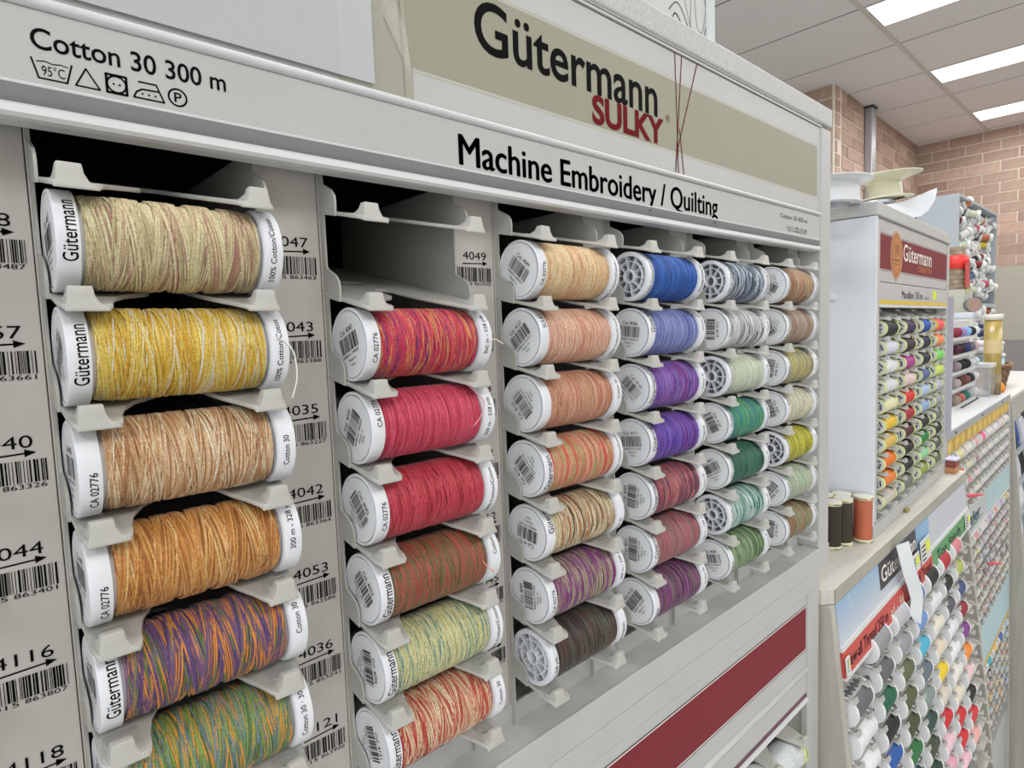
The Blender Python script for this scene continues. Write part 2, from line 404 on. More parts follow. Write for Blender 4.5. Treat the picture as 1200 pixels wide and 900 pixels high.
for zz in (0.0, .1, .2, .32):
    for i, (x, y) in enumerate(pts): mb.v.append((x*(.55+.45*(1-zz/.32)) if x > 0 else x, -y*(.35+zz/.32), zz-.012 if zz == 0 else zz))
for k in range(3):
    for i in range(n-1): mb.f.append((k*n+i, k*n+i+1, (k+1)*n+i+1, (k+1)*n+i)); mb.mi.append(0); mb.sm.append(True)
o = build(mb, 'plastic_sleeve', film, None, (.5601, .911, .4125))
tag(o, 'clear plastic film edge bulging beside the grey-white card on the beige sign', 'plastic sleeve')
# interior: label strips, channel walls, trays
def strip_profile():
    """front edge of a channel wall in (y, z): a tab leans forward beside every tray"""
    pts = [(.985, .30)]
    for k in range(-1, ROWS):
        a = AX-RP*k
        pts += [(.985, a-.004), (.982, a-.010), (.966, a-.0175), (.953, a-.0245), (.944, a-.035), (.942, a-.046), (.9435, a-.0685), (.985, a-.0595)]
    pts += [(.985, -.892), (1.45, -.892), (1.45, .30)]
    return pts
wall_me = MB().prism(strip_profile(), 'x', -.0018, .0018).mesh('channel_wall', tray_m)
def tray_curve():
    pts = [(.006, .0), (.006, -.045), (.010, -.066), (.055, -.066), (.0585, -.055), (.060, -.04), (.068, -.012), (.085, .012), (.112, .030), (.119, .040),
           (.122, .06), (.128, .115), (.140, .127), (.158, .125), (.165, .11), (.170, .06), (.180, .02), (.193, -.012), (.206, -.036), (.214, -.056), (.220, -.066), (.2575, -.066), (.263, -.05), (.272, .01), (.2775, .06), (.2775, .48), (.002, .48), (.002, .06)]
    return pts
def flat_shape(outer, holes, th, bev, mats, name, shear=0, dz=0):
    cu = bpy.data.curves.new('shape', 'CURVE'); cu.dimensions = '2D'; cu.fill_mode = 'BOTH'; cu.extrude = th/2; cu.bevel_depth = bev; cu.bevel_resolution = 1
    for ring in [outer]+holes:
        sp = cu.splines.new('POLY'); sp.points.add(len(ring)-1); sp.use_cyclic_u = True
        for p, q in zip(sp.points, ring): p.co = (q[0], q[1], 0, 1)
    ob = bpy.data.objects.new('shape', cu); C.objects.link(ob); dg = bpy.context.evaluated_depsgraph_get()
    me = bpy.data.meshes.new_from_object(ob.evaluated_get(dg)); bpy.data.objects.remove(ob)
    for v in me.vertices:
        x, y, z = v.co; v.co = (x*S, y*S, (z+dz+shear*y)*S)
    me.name = name; me.materials.clear(); me.materials.append(mats); return me
hole = lambda cx, cy: [(cx+.03*math.cos(t*PI/6), cy+.012*math.sin(t*PI/6)*2.2) for t in range(12)]
# tray origin: on the row axis (y=.932, z=axis) at the left of its column; it slopes down to the front
tray_me = flat_shape(tray_curve(), [hole(.06, .2), hole(.13, .2)], .0042, .0011, tray_m, 'tray', .23, -.0672)
def lug(x0, x1, t0, t1):
    """upturned hook at the front of a tray: wide foot, narrow top, concave flanks"""
    mb = MB(); L_ = [(x0, x1, -.0685, -.010, -.0880, -.0690, 0), (x0+.001, x1-.001, -.0685, -.014, -.0838, -.0675, 0),
          ((x0+2*t0)/3, (x1+2*t1)/3, -.0675, -.034, -.0785, -.0700, 0), (t0-.0005, t1+.0005, -.0665, -.0465, -.0690, -.0655, 0), (t0+.001, t1-.001, -.0650, -.0520, -.0575, -.0570, 0)]
    for a, b_, y0, y1, z0, z1, _ in L_: mb.v += [(a, y0, z0), (b_, y0, z0), (b_, y1, z1), (a, y1, z1)]
    for i in range(len(L_)-1):
        for k in range(4):
            j = (k+1) % 4; mb.f.append((i*4+k, i*4+j, i*4+4+j, i*4+4+k)); mb.mi.append(0); mb.sm.append(True)
    for f in ((3, 2, 1, 0), tuple(range(len(L_)*4-4, len(L_)*4))): mb.f.append(f); mb.mi.append(0); mb.sm.append(True)
    me = mb.mesh('hook', tray_m); return me
hookL, hookR = lug(.009, .055, .0130, .0395), lug(.2155, .2600, .2280, .2545)
def add_hook(me, parent):
    h = put('hook', me, parent); md = h.modifiers.new('bevel', 'BEVEL'); md.width = .0016*S; md.segments = 2; md.limit_method = 'ANGLE'; md.angle_limit = R(35); return h
CODES = {0: [('4048', '863487'), ('4057', '863661'), ('4040', '863326'), ('4044', '863401'), ('4116', '863807'), ('4118', '863821'), ('4120', '863845')],
         1: [('4047', '863463'), ('4043', '863388'), ('4035', '863227'), ('4042', '863364'), ('4053', '863586'), ('4036', '863241'), ('4121', '863906')],
         2: [('4049', '863500'), ('4127', '863968'), ('4123', '863920'), ('4122', '863913'), ('4112', '863760'), ('4045', '863425'), ('4034', '863210')],
         3: [('4014', '863104'), ('4066', '863685'), ('4110', '863746'), ('4111', '863753'), ('4054', '863593'), ('4031', '863180'), ('4133', '863937')],
         4: [('4119', '863838'), ('4119', '863838'), ('4052', '863562'), ('4120', '863845'), ('4051', '863555'), ('4028', '863159'), ('4080', '863708')],
         5: [('4113', '863777'), ('4072', '863692'), ('4018', '863128'), ('4005', '863029'), ('4006', '863036'), ('4026', '863135'), ('4117', '863814')]}
fS = lambda u, v: (u, .9991, v)
for i, c in enumerate(CX):
    nxt = (CX+[CEND])[i+1]
    for dx in (.0035, .2815):
        put('channel_wall', wall_me, cab, (c+dx-CO[0], -CO[1], -CO[2]))
    for k in range(-1, ROWS):
        t = put('tray', tray_me, cab, (c-CO[0], .932-CO[1], AX-RP*k-CO[2]))
        add_hook(hookL, t); add_hook(hookR, t)
    if nxt > 2.4:
        continue
    p = cpart(MB().box(c+.2835, nxt-.0012, 1.0, 1.006, -.892, .30), 'label_strip', plate_m, .0008, 1)
    cpart(MB().box(nxt, nxt+.002, .9985, 1.006, -.892, .30), 'strip_edge', plate_m)
    if i in CODES:
        mb = MB()
        for k, (code, bc) in enumerate(CODES[i]):
            a = AX-RP*k; g = nxt
            if k == 6 and i == 1: code = '4121'
            text(mb, code, g-.0846, g-.0215, a+.0255, a+.0415, fS, .0)
            stroke(mb, [(g-.0846, a+.0165), (g-.026, a+.0185)], .0022, fS)
            mb.add([fS(g-.0185, a+.0187), fS(g-.031, a+.0235), fS(g-.031, a+.0135)], [(0, 1, 2)])
            bars(mb, g-.1, g-.0090, a-.0200, a+.0095, fS, code, 30)
            text(mb, '8015', g-.098, g-.062, a-.0275, a-.0212, fS); text(mb, bc, g-.056, g-.0105, a-.0275, a-.0212, fS)
        q = build(mb, 'shelf_labels', ink, p); q.location = Vector((-CO[0], -CO[1], -CO[2]))*S
# end wall beside the last column
cpart(MB().box(2.3405, 2.4630, .9995, 1.006, -.892, .30), 'label_strip', plate_m, .0008, 1)
# shelf at the foot of the cabinet
cpart(MB().box(XL, 2.463, .9215, 1.62, -.905, -.892), 'base_shelf', pm('shelf_dusty', '#c1c0bc', .5, .09, 50, .1, 300))
cpart(MB().box(XL, 2.463, .996, 1.003, -.8935, -.845), 'base_upstand', white)
cpart(MB().box(XL, 2.567, .914, .9205, -.972, -.8895), 'front_fascia', white, .003, 3)

# ---- lower cabinet
LO = (1.0, 1.2, FLOOR)
low = thing('lower_cabinet', LO, 'white floor cabinet with a wide dark red sign band, under the spool cabinet', 'cabinet')
def lpart(mb, name, mats, bevel=0, seg=2): return build(mb, name, mats, low, (0, 0, 0), None, bevel, seg, off=LO)
lpart(MB().box(XL, 2.478, .9165, 1.62, -1.046, -.976), 'cap', white, .004, 3)
for a in (2.368, XL): lpart(MB().box(a, a+.11, .9175, 1.0, FLOOR, -1.047), 'post', white, .004)
lpart(MB().box(2.358, 2.372, .9155, .94, FLOOR, -1.047), 'post_bead', white, .002)
lpart(MB().box(2.41, 2.478, 1.0, 1.62, FLOOR, -1.047), 'side_panel', white)
lpart(MB().box(XL, 2.478, 1.6, 1.63, FLOOR, -1.047), 'back_panel', white)
lpart(MB().box(XL, 2.3575, .9195, .95, -1.33, -1.0475), 'sign_board', white, .001)
fL = onF(.9192)
mb = MB(); rect(mb, XL, 2.350, -1.2565, -1.091, fL); lpart(mb, 'sign_field', redpan_m)
mb = MB(); fL2 = onF(.9190)
rect(mb, XL, 2.352, -1.0865, -1.0825, fL2); rect(mb, XL, 2.352, -1.2645, -1.2618, fL2); lpart(mb, 'sign_outline', pm('near_black_red', '#2a1216', .5))
mb = MB(); rect(mb, XL, 2.352, -1.0908, -1.0868, fL2); rect(mb, XL, 2.352, -1.2600, -1.2567, fL2); lpart(mb, 'sign_outline', pm('print_white', '#e4dcd4', .5))
lpart(MB().prism([(.9195, -1.3305), (.910, -1.333), (.908, -1.340), (.911, -1.352), (.9195, -1.3545), (.95, -1.3545), (.95, -1.3305)], 'x', XL, 2.357, 0, True), 'front_ledge', bright_m)
lpart(MB().box(XL, 2.3575, .9185, .95, -1.4345, -1.355), 'label_panel', white, .001)
mb = MB(); rect(mb, XL, 2.354, -1.4520, -1.4345, onF(.9170)); lpart(mb, 'maroon_stripe', maroon_m)
lpart(MB().prism([(.918, -1.4525), (.909, -1.455), (.907, -1.462), (.911, -1.469), (.95, -1.469), (.95, -1.4345), (.918, -1.4345)], 'x', XL, 2.352, 0, False), 'header_lip', bright_m)
LCX = [1.195, 1.592, 1.988]
lwall = MB()
def lprof():
    pts = [(.985, -1.45)]
    for k in range(-1, 3):
        a = -1.4785-RP*(k+1)
        pts += [(.985, a-.004), (.982, a-.010), (.966, a-.0175), (.953, a-.0245), (.944, a-.035), (.942, a-.046), (.9435, a-.0685), (.985, a-.0595)]
    return pts+[(.985, -2.0), (1.45, -2.0), (1.45, -1.45)]
lw_me = MB().prism(lprof(), 'x', -.0018, .0018).mesh('channel_wall', tray_m)
for c in LCX:
    for dx in (.0035, .2815): put('channel_wall', lw_me, low, (c+dx-LO[0], -LO[1], -LO[2]))
    for k in range(-1, 2):
        t = put('tray', tray_me, low, (c-LO[0], .932-LO[1], -1.4785-RP*(k+1)-LO[2])); add_hook(hookL, t); add_hook(hookR, t)
    lpart(MB().box(c+.2835, c+.392 if c < 1.9 else 2.36, 1.0, 1.006, -2.0, -1.45), 'label_strip', plate_m)
lpart(MB().box(XL, 2.36, .93, 1.6, -2.05, -2.0), 'base_shelf', white)
lpart(MB().box(XL, 2.36, .93, 1.0, FLOOR, -2.05), 'door_panel', white)

# ============================================================ EMBROIDERY SPOOLS
SR = .0620; SL = .265; TR = .0582   # cap radius, length, thread radius
TX0, TX1 = .0300, .2330
def winding(seed, turns_per_traverse=4.3, trav=46, dia=.0026):
    """cross-wound thread: every traverse is a helix; the attribute t counts the turns along the thread"""
    rg = random.Random(seed); vs = []; fs = []; tt = []; seg = 22; t = seed*37.0
    L_ = TX1-TX0; ph = 0
    for j in range(trav):
        n = int(turns_per_traverse*seg*rg.uniform(.93, 1.07)); rr = TR+rg.uniform(-.0009, .0007)
        off = rg.uniform(0, .004); a0 = TX0+rg.uniform(0, .003); a1 = TX1-rg.uniform(0, .003)
        wob = rg.uniform(-.003, .003); w1 = rg.uniform(0, 6)
        base = len(vs)
        for i in range(n+1):
            f = i/n; g = f if j % 2 == 0 else 1-f
            x = a0+(a1-a0)*g+wob*math.sin(PI*f)*math.sin(w1+5*f)
            ph += 2*PI/seg if i else 0
            e = 1-.035*abs(2*g-1)**6
            for dx, dr in ((-dia/2, -dia*.12), (0, dia*.6), (dia/2, -dia*.12)):
                r = (rr+dr)*e; vs.append((x+dx, r*math.cos(ph), r*math.sin(ph))); tt.append(t)
            t += 1/seg
            if i:
                b = base+i*3
                fs += [(b-3, b, b+1, b-2), (b-2, b+1, b+2, b-1)]
    mb = MB(); mb.add(vs, fs, 0, True)
    # denser threads underneath, as one body whose bands follow the same turns
    n = 150; m = 36; o = []
    prof = [(TX0+(TX1-TX0)*k/n, TR-.0020+.0006*math.sin(k*2.1)) for k in range(n+1)]
    prof = [(TX0, .048)]+prof+[(TX1, .048)]
    mb.lathe(prof, m, 'x', 0, True)
    for k in range(len(prof)): tt += [t+k*.37+q/m for q in range(m)]
    me = mb.mesh('thread', [None], fix=False)
    at = me.attributes.new('t', 'FLOAT', 'POINT'); at.data.foreach_set('value', tt)
    return me
wind_mes = [winding(s, tp, tv) for s, tp, tv in ((1, 4.6, 50), (2, 5.4, 44))]+[winding(3, 9.0, 24, .0032), winding(4, 11.0, 18, .0036)]
cap_l = MB().lathe([(.0030, .0552), (.0030, .0566), (.0, .0570), (.0, .0600), (.0012, .0617), (.003, .0620), (.0235, .0620), (.0245, .0614), (.0250, .050), (.031, .050)], 48).mesh('end_cap', cap_m)
face_me = MB().lathe([(.0010, .0001), (.0010, .0552)], 48).mesh('label_disc', disc_m)
# right-hand cap with the bare groove where loose strands run round
cap_r = MB().lathe([(SL-.034, .0480), (SL-.0265, .0485), (SL-.026, .0608), (SL-.0245, .0620), (SL-.003, .0620), (SL-.0012, .0617), (SL, .0600), (SL, .0001)], 48).mesh('end_cap', cap_m)
mb = MB()
for a, r, s_ in ((SL-.0320, .0530, 0), (SL-.0300, .0540, 2), (SL-.0285, .0535, 4)):
    mb.tube([(a+.0008*math.sin(3*q/6+s_), r*math.cos(2*PI*q/36), r*math.sin(2*PI*q/36)) for q in range(37)], .0007, 4)
strand_me = mb.mesh('loose_strands', pm('clear_strand', '#a9adb4', .3))
# open wheel end: rim, hub, inner ring and ten spokes
mb = MB(); mb.lathe([(.0, .0510), (.0, .0605), (.0012, .0618), (.020, .0620), (.0215, .0605), (.0235, .0615), (.0245, .0600), (.025, .050), (.031, .050)], 48)
mb.lathe([(.022, .0510), (.0, .0510)], 48)
mb.lathe([(.022, .0130), (.001, .0130), (.001, .0175), (.022, .0175)], 24)
mb.lathe([(.020, .0370), (.003, .0370), (.003, .0395), (.020, .0395)], 40)
for k in range(10):
    q = 2*PI*k/10; c_, s_ = math.cos(q), math.sin(q); vs = []
    for x in (.0015, .020):
        for r, t in ((.0165, -1), (.0165, 1), (.0515, 1), (.0515, -1)):
            vs.append((x, r*c_-t*.0011*s_, r*s_+t*.0011*c_))
    mb.add(vs, [(0, 1, 2, 3), (4, 7, 6, 5), (0, 4, 5, 1), (2, 6, 7, 3), (1, 5, 6, 2), (0, 3, 7, 4)])
wheel_me = mb.mesh('end_cap', cap_m)
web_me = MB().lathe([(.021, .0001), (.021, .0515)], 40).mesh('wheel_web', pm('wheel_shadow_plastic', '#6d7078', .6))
disc_prints = {}
def disc_print(code, ang):
    mb = MB(); ca, sa = math.cos(ang), math.sin(ang)
    fn = lambda u, v: (-.0004+.0008, -(u*ca-v*sa), u*sa+v*ca)
    text(mb, 'Col. '+code, -.022, .022, .0205, .0290, fn, .01)
    bars(mb, -.030, .030, -.0105, .0165, fn, code, 22)
    text(mb, '4008015 '+str(int(code)*173 % 900000+100000), -.027, .027, -.0185, -.0135, fn)
    text(mb, 'Made in', -.013, .013, -.0275, -.0225, fn); text(mb, 'Italy', -.007, .007, -.0355, -.0310, fn)
    return mb.mesh('disc_print', ink_g)
rims = {}
def rim_print(s, side, bold=.012):
    """lettering round a cap rim; it reads upward at the front"""
    if (s, side) in rims: return rims[(s, side)]
    wd = {'Gütermann': .078, 'CA 02776': .050, '100% Cotton/Coton': .098, 'Cotton 30': .046, '300 m - 328 yds': .078, 'Cotton 30 · 300 m': .088, 'SULKY': .036}[s]
    hgt = {'Gütermann': .0150, '100% Cotton/Coton': .0078, 'SULKY': .0105, 'CA 02776': .0085}.get(s, .0082)
    r = .0623; x0 = .0195 if side == 'L' else SL-.0105
    if s == 'Gütermann' and side == 'R': hgt = .0125
    if s == 'Gütermann': x0 += .0015
    mb = MB()
    def fn(u, v):
        q = u/r; return (x0-v, -r*math.cos(q), r*math.sin(q))
    text(mb, s, -wd/2, wd/2, 0, hgt, fn, bold)
    rims[(s, side)] = mb.mesh('rim_print', ink); return rims[(s, side)]
G_, CA, CC, C3, YD, CM, SK = 'Gütermann', 'CA 02776', '100% Cotton/Coton', 'Cotton 30', '300 m - 328 yds', 'Cotton 30 · 300 m', 'SULKY'
# column, row, code, colours, words, left end, disc angle, (rim text, angle) left, right, winding, freq
SP = [
 (1, 0, '4047', ['#b98a78', '#dccb9b', '#e9e0b4', '#c5b487', '#e3d0a4', '#c39c86'], 'pale beige spool flecked with dusty pink and olive', 'D', 10, (G_, 8), (CC, 0), 0, .55),
 (1, 1, '4043', ['#e9e2d2', '#e7c548', '#d9a92e', '#ecd166', '#f0e2a0', '#e0b53a'], 'bright yellow spool streaked with white', 'D', 40, (G_, 2), (CC, -4), 0, .5),
 (1, 2, '4035', ['#a9774a', '#cf9f70', '#ecd2aa', '#d8ac7c', '#f2e6cc', '#bd875a'], 'peach and tan spool with cream highlights', 'D', 0, (CA, -22), (C3, -8), 0, .6),
 (1, 3, '4042', ['#a8662a', '#cb8a3e', '#e3ab60', '#d8954a', '#ecc88c', '#b87430'], 'golden brown spool in caramel shades', 'D', 0, (CA, -22), (YD, 22), 0, .6),
 (1, 4, '4053', ['#5c3f70', '#5f7d34', '#e6923c', '#7d5a86', '#e08c38', '#7f8450', '#6a4a80'], 'purple, green and orange striped spool', 'D', 0, (G_, 10), (C3, 18), 0, .7),
 (1, 5, '4036', ['#5d7a48', '#e39a34', '#6f8790', '#86a650', '#e8a040', '#688a52', '#7f96a0'], 'green, orange and blue-grey striped spool', 'D', 0, (G_, 0), (CM, 16), 0, .7),
 (2, 1, '4043', ['#8a2a6c', '#c8283c', '#e05a48', '#d83a5a', '#e0a05c', '#d02a48', '#9a3072'], 'hot red spool with magenta and yellow streaks', 'D', 20, (CA, -6), (YD, 10), 1, .4),
 (2, 2, '4035', ['#c02a48', '#d84462', '#e25a74', '#d03a56'], 'plain pinkish red spool, lightest of the reds', 'D', 62, (CA, 28), (YD, -6), 2, .3),
 (2, 3, '4042', ['#a8202c', '#c8384a', '#d84c5c', '#b82c3c'], 'deep red spool', 'D', -50, (CA, -4), (CC, -10), 1, .4),
 (2, 4, '4053', ['#5f6a34', '#9a4a32', '#c0584a', '#7a6a42', '#a85a42', '#6a6038'], 'brick red and olive brown spool', 'D', -48, (G_, 0), (C3, 30), 0, .5),
 (2, 5, '4036', ['#6f9a90', '#d8d49a', '#e4dfae', '#c8c486', '#dfd9a0', '#7fa49a'], 'pale lime cream spool with thin teal streaks', 'D', -82, (G_, 4), (CC, -6), 1, .45),
 (2, 6, '4121', ['#b8342c', '#e4b890', '#f0dcb8', '#cc5a48', '#e8c8a0', '#c04438'], 'red and cream striped spool', 'D', -70, (G_, 4), (C3, 8), 0, .6),
 (3, 0, '4049', ['#d89a74', '#e8c494', '#f0d8aa', '#e4bc8a', '#ecd0a0'], 'pale cream peach spool', 'D', -40, (CA, -12), (CC, -24), 2, .4),
 (3, 1, '4127', ['#d08a6c', '#e2b096', '#ecc8ae', '#dca084'], 'light salmon spool', 'D', 38, (SK, 34), (CC, -10), 2, .4),
 (3, 2, '4123', ['#b06a50', '#c88a6a', '#dca88a', '#b4885e', '#cc8668'], 'tan and salmon spool', 'D', 132, (C3, 90), (C3, 12), 3, .4),
 (3, 3, '4122', ['#d8483c', '#e0886c', '#a8ac6a', '#e8a488', '#d86a54', '#e09a7c'], 'salmon spool with green and red patches', 'D', 135, (G_, -4), (CC, 0), 3, .35),
 (3, 4, '4112', ['#5c3626', '#d8caa4', '#e4dab8', '#a88a62', '#c87848', '#d4c49c'], 'cream and dark brown striped spool with rust', 'D', 172, (G_, 44), (C3, -34), 3, .9),
 (3, 5, '4045', ['#7a2a70', '#a39a70', '#8a3280', '#b4a88c', '#5f5a4c', '#8c3a80'], 'purple and khaki striped spool', 'D', 92, (CA, 0), (YD, 14), 3, .6),
 (3, 6, '4034', ['#2f1f1c', '#5c3a34', '#56604c', '#3c2a28', '#6a4038', '#3a3a30'], 'dark brown and green spool with a spoked open end', 'W', 10, (YD, -20), (G_, -26), 2, .4),
 (4, 0, '4014', ['#153a86', '#1f58b4', '#2c74cc', '#1a4a9c'], 'royal blue spool with a spoked open end', 'W', 8, (CC, 0), (G_, 0), 3, .25),
 (4, 1, '4066', ['#5a62a8', '#7c88c4', '#98a2d0', '#6a74b4'], 'periwinkle blue spool', 'D', -6, (G_, 36), (C3, 20), 3, .3),
 (4, 2, '4110', ['#5a2a90', '#7a48b0', '#9a78c8', '#8a2c84', '#5c64b0', '#6a3c9c'], 'violet and magenta spool', 'D', -45, (G_, 0), (C3, 0), 3, .4),
 (4, 3, '4111', ['#42208a', '#5a34a4', '#7a58c0', '#7a2a80', '#4e2c98'], 'deep violet spool', 'D', 6, (G_, 20), (G_, -20), 3, .35),
 (4, 4, '4054', ['#4a2a58', '#a83c4c', '#c87870', '#6a3c50', '#b84858', '#402848'], 'crimson and dark plum striped spool', 'D', 84, (G_, 10), (C3, 0), 3, .5),
 (4, 5, '4031', ['#8a4a58', '#a87a74', '#b8606a', '#8c6c6c', '#9c7068'], 'dusty rose and grey-brown spool', 'D', 88, (G_, 24), (YD, 10), 3, .4),
 (4, 6, '4133', ['#4a1c48', '#6a2c60', '#8a4a80', '#7c7060', '#5a2452'], 'plum purple spool', 'D', 54, (G_, -40), (C3, 10), 3, .4),
 (5, 0, '4119', ['#1c2434', '#7a8ca4', '#d4dae0', '#46566e', '#98a8bc', '#2a3448'], 'navy, grey-blue and white striped spool with a spoked end', 'W', 20, (YD, 0), (G_, 0), 3, .8),
 (5, 1, '4119', ['#4a4a4e', '#d8d8da', '#e8e8ea', '#909096', '#c8c8cc'], 'white and charcoal striped spool', 'D', -92, (G_, 14), (C3, 10), 3, .7),
 (5, 2, '4052', ['#b8c0a4', '#d0d8c0', '#dce4d0', '#c4ccb0'], 'pale mint white spool with a spoked open end', 'W', 0, (CC, 0), (C3, 0), 3, .4),
 (5, 3, '4120', ['#1f6a8a', '#2f9a7c', '#6aac5c', '#2c7c90', '#3a8c6a'], 'teal and grass green spool', 'D', -62, (G_, 30), (G_, 0), 3, .3),
 (5, 4, '4051', ['#123c30', '#1f5c4a', '#3c7a60', '#184a3c'], 'dark bottle green spool', 'D', 30, (CC, 20), (C3, 0), 3, .35),
 (5, 5, '4028', ['#2f7a6a', '#a8c8bc', '#d0e0d8', '#4c9080', '#3a8474'], 'sea green and white striped spool with a spoked end', 'W', 14, (CA, 0), (C3, 0), 3, .7),
 (5, 6, '4080', ['#3c5a34', '#6a8c58', '#a0b48c', '#56784a'], 'olive leaf green spool', 'D', 14, (G_, -30), (C3, 10), 3, .45),
 (6, 0, '4113', ['#8a4a34', '#b89c74', '#c4b08c', '#a07a54', '#a85a44'], 'beige and rust spool', 'D', 150, (CC, 14), (G_, 0), 3, .3),
 (6, 1, '4072', ['#7c2c4c', '#b8a890', '#a88a74', '#c8bca8', '#94705c'], 'taupe spool with a burgundy end', 'D', 120, (CC, 0), (G_, 0), 3, .3),
 (6, 2, '4018', ['#6a6a70', '#c8b84a', '#a8a48c', '#dcd070', '#807c70'], 'yellow and grey striped spool', 'D', -100, (G_, -30), (C3, 0), 3, .45),
 (6, 3, '4005', ['#b8b494', '#d4d0b4', '#e4e0c8', '#c8c4a4'], 'cream white spool, palest of its column', 'D', -70, (SK, 30), (G_, 0), 3, .4),
 (6, 4, '4006', ['#8a8a1c', '#bcb82c', '#d4cc48', '#a8a424'], 'acid yellow-green spool with a spoked open end', 'W', 6, (CC, 0), (C3, 0), 3, .3),
 (6, 5, '4026', ['#8aa890', '#b8bca0', '#d0ccb4', '#7cbc9c', '#a8a88c'], 'grey mint spool', 'D', -128, (CC, -16), (G_, 0), 3, .3),
 (6, 6, '4117', ['#6a4028', '#98764c', '#8ca47c', '#b86a50', '#7a5434'], 'brown spool with sage green and rust bands', 'D', -95, (CC, 0), (G_, 0), 3, .3)]
ORD = ['top', 'second', 'third', 'fourth', 'fifth', 'sixth', 'bottom']
COLW = {1: 'leftmost', 2: 'second', 3: 'third', 4: 'fourth', 5: 'fifth', 6: 'rightmost'}
for (c, k, code, cols, words, end, ang, rl, rr_, wv, fq) in SP:
    x = CX[c]+.0075; z = AX-RP*k
    first = 1 if c == 2 else 0
    t = thing('thread_spool', (x, .932, z+.0004), words+', '+ORD[k]+' tray of the '+COLW[c]+' column', 'spool', 'embroidery thread spools in the near cabinet')
    m = thread_mat('thread_%d_%d' % (c, k), cols, fq)
    put('thread', wind_mes[wv], t, (0, 0, 0), (R(37*k+61*c), 0, 0), (0, m))
    if end == 'D':
        a = put('end_cap', cap_l, t); put('label_disc', face_me, a)
        put('disc_print', disc_print(code, R(ang)), a)
    else:
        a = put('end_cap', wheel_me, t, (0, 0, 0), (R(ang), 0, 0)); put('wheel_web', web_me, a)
    a['label'] = 'left end cap with printed label' if end == 'D' else 'open spoked left end cap'
    q = put('rim_print', rim_print(rl[0], 'L'), a, (0, 0, 0), (R(-rl[1])-(R(ang) if end != 'D' else 0), 0, 0))
    b_ = put('end_cap', cap_r, t); put('rim_print', rim_print(rr_[0], 'R'), b_, (0, 0, 0), (R(-rr_[1]), 0, 0))
    put('loose_strands', strand_me, t, (0, 0, 0), (R(50*k), 0, 0))
# loose thread ends hanging from some spools
def loose(pts, col, label, r=.0011):
    mb = MB(); P_ = [Vector(p) for p in pts]; out = []
    for i in range(len(P_)-1):
        a, b_, c_, d_ = P_[max(i-1, 0)], P_[i], P_[i+1], P_[min(i+2, len(P_)-1)]
        for s_ in range(6):
            u = s_/6; out.append(.5*((2*b_)+(c_-a)*u+(2*a-5*b_+4*c_-d_)*u*u+(3*b_-a-3*c_+d_)*u**3))
    out.append(P_[-1]); o_ = out[0]
    mb.tube([p-o_ for p in out], r, 5)
    return tag(build(mb, 'loose_thread', pm('loose_'+col[1:], col, .6), None, tuple(o_)), label, 'thread', )
loose([(.352, .872, .006), (.366, .868, -.004), (.3735, .866, -.020), (.3745, .864, -.05), (.371, .866, -.068), (.366, .866, -.082)], '#e6e4dc', 'white thread end curling down from the yellow spool over the cap below')
loose([(.738, .876, -.035), (.752, .868, -.014), (.762, .864, -.010), (.776, .858, -.020)], '#ddd0c4', 'short pale thread end sticking out right of the hot red magenta spool')
loose([(.700, .878, -.090), (.722, .871, -.112), (.733, .8705, -.128), (.722, .872, -.155), (.708, .877, -.17)], '#e8a0ac', 'pale pink thread end lying on the plain pinkish red spool')
loose([(.716, .8715, -.428), (.725, .868, -.442), (.737, .868, -.451), (.742, .874, -.458)], '#eaa08c', 'salmon thread end on the brick red and olive spool')

# ============================================================ SMALL SPOOLS (shared shapes)
def ribbed(r, a, b, n=7, d=.0018):
    pr = [(a, r*.5)]; N_ = n*4
    for k in range(N_+1): pr.append((a+(b-a)*k/N_, r*(1-.02*abs(2*k/N_-1)**4)+d*math.sin(k*PI/2+.6)))
    return pr+[(b, r*.5)]
def mini_meshes(r, L_, c0, c1, tr, seg=20, n=7, d=.0018):
    cl = MB().lathe([(0, .0001), (0, r*.9), (.001, r*.97), (.003, r), (c0-.002, r), (c0, r*.96), (c0, tr*.5)], seg)
    cr = MB().lathe([(L_-c1, tr*.5), (L_-c1, r*.96), (L_-c1+.002, r), (L_-.003, r), (L_-.001, r*.97), (L_, r*.9), (L_, .0001)], seg)
    th = MB().lathe(ribbed(tr, c0-.001, L_-c1+.001, n, d), seg)
    return cl, cr, th
def solid_thread(h):
    return pm('thread_'+h[1:], h, .6, .12, 350, .5, 900, stretch=(1, .15, .15))
lime_m = pm('lime_rim', '#d3dc9a', .4); mcap_m = pm('spool_white', '#d6d7d3', .4, .02, 60)
clearcap_m = pm('spool_translucent_white', '#e2e3e3', .35, .02, 60)

# ---- four-column cabinet standing on the counter
U0 = (3.25, .957, -1.07); UR = R(2.5)
un = thing('thread_cabinet', U0, 'white tabletop cabinet with a dark red sign, copper medallion and four columns of spools', 'cabinet', None, UR)
def upart(mb, name, mats, bevel=0, seg=2, parent=None):
    mb.v = [(v[0], v[1], v[2]+1.07) for v in mb.v]
    return build(mb, name, mats, parent or un, (0, 0, 0), None, bevel, seg)
UW = 1.765
upart(MB().box(-.002, UW+.002, -.006, .62, .492, .556), 'cap', white_b, .006)
upart(MB().box(.0, UW, .03, .62, .4905, .4925), 'cap_joint', ink_g)
upart(MB().box(-.0025, .02, -.0015, .62, -1.0015, .4895), 'side_panel', cool_white, .002); upart(MB().box(UW-.02, UW, .0, .62, -1.0, .489), 'side_panel', cool_white, .002)
upart(MB().lathe([(-.006, .0001), (-.006, .022), (0, .024)], 20, 'x', cy=.19, cz=.12), 'cover_button', cool_white)
for a in (.0, UW-.062): upart(MB().box(a, a+.062, -.001, .06, -.99, .474), 'post', white, .004)
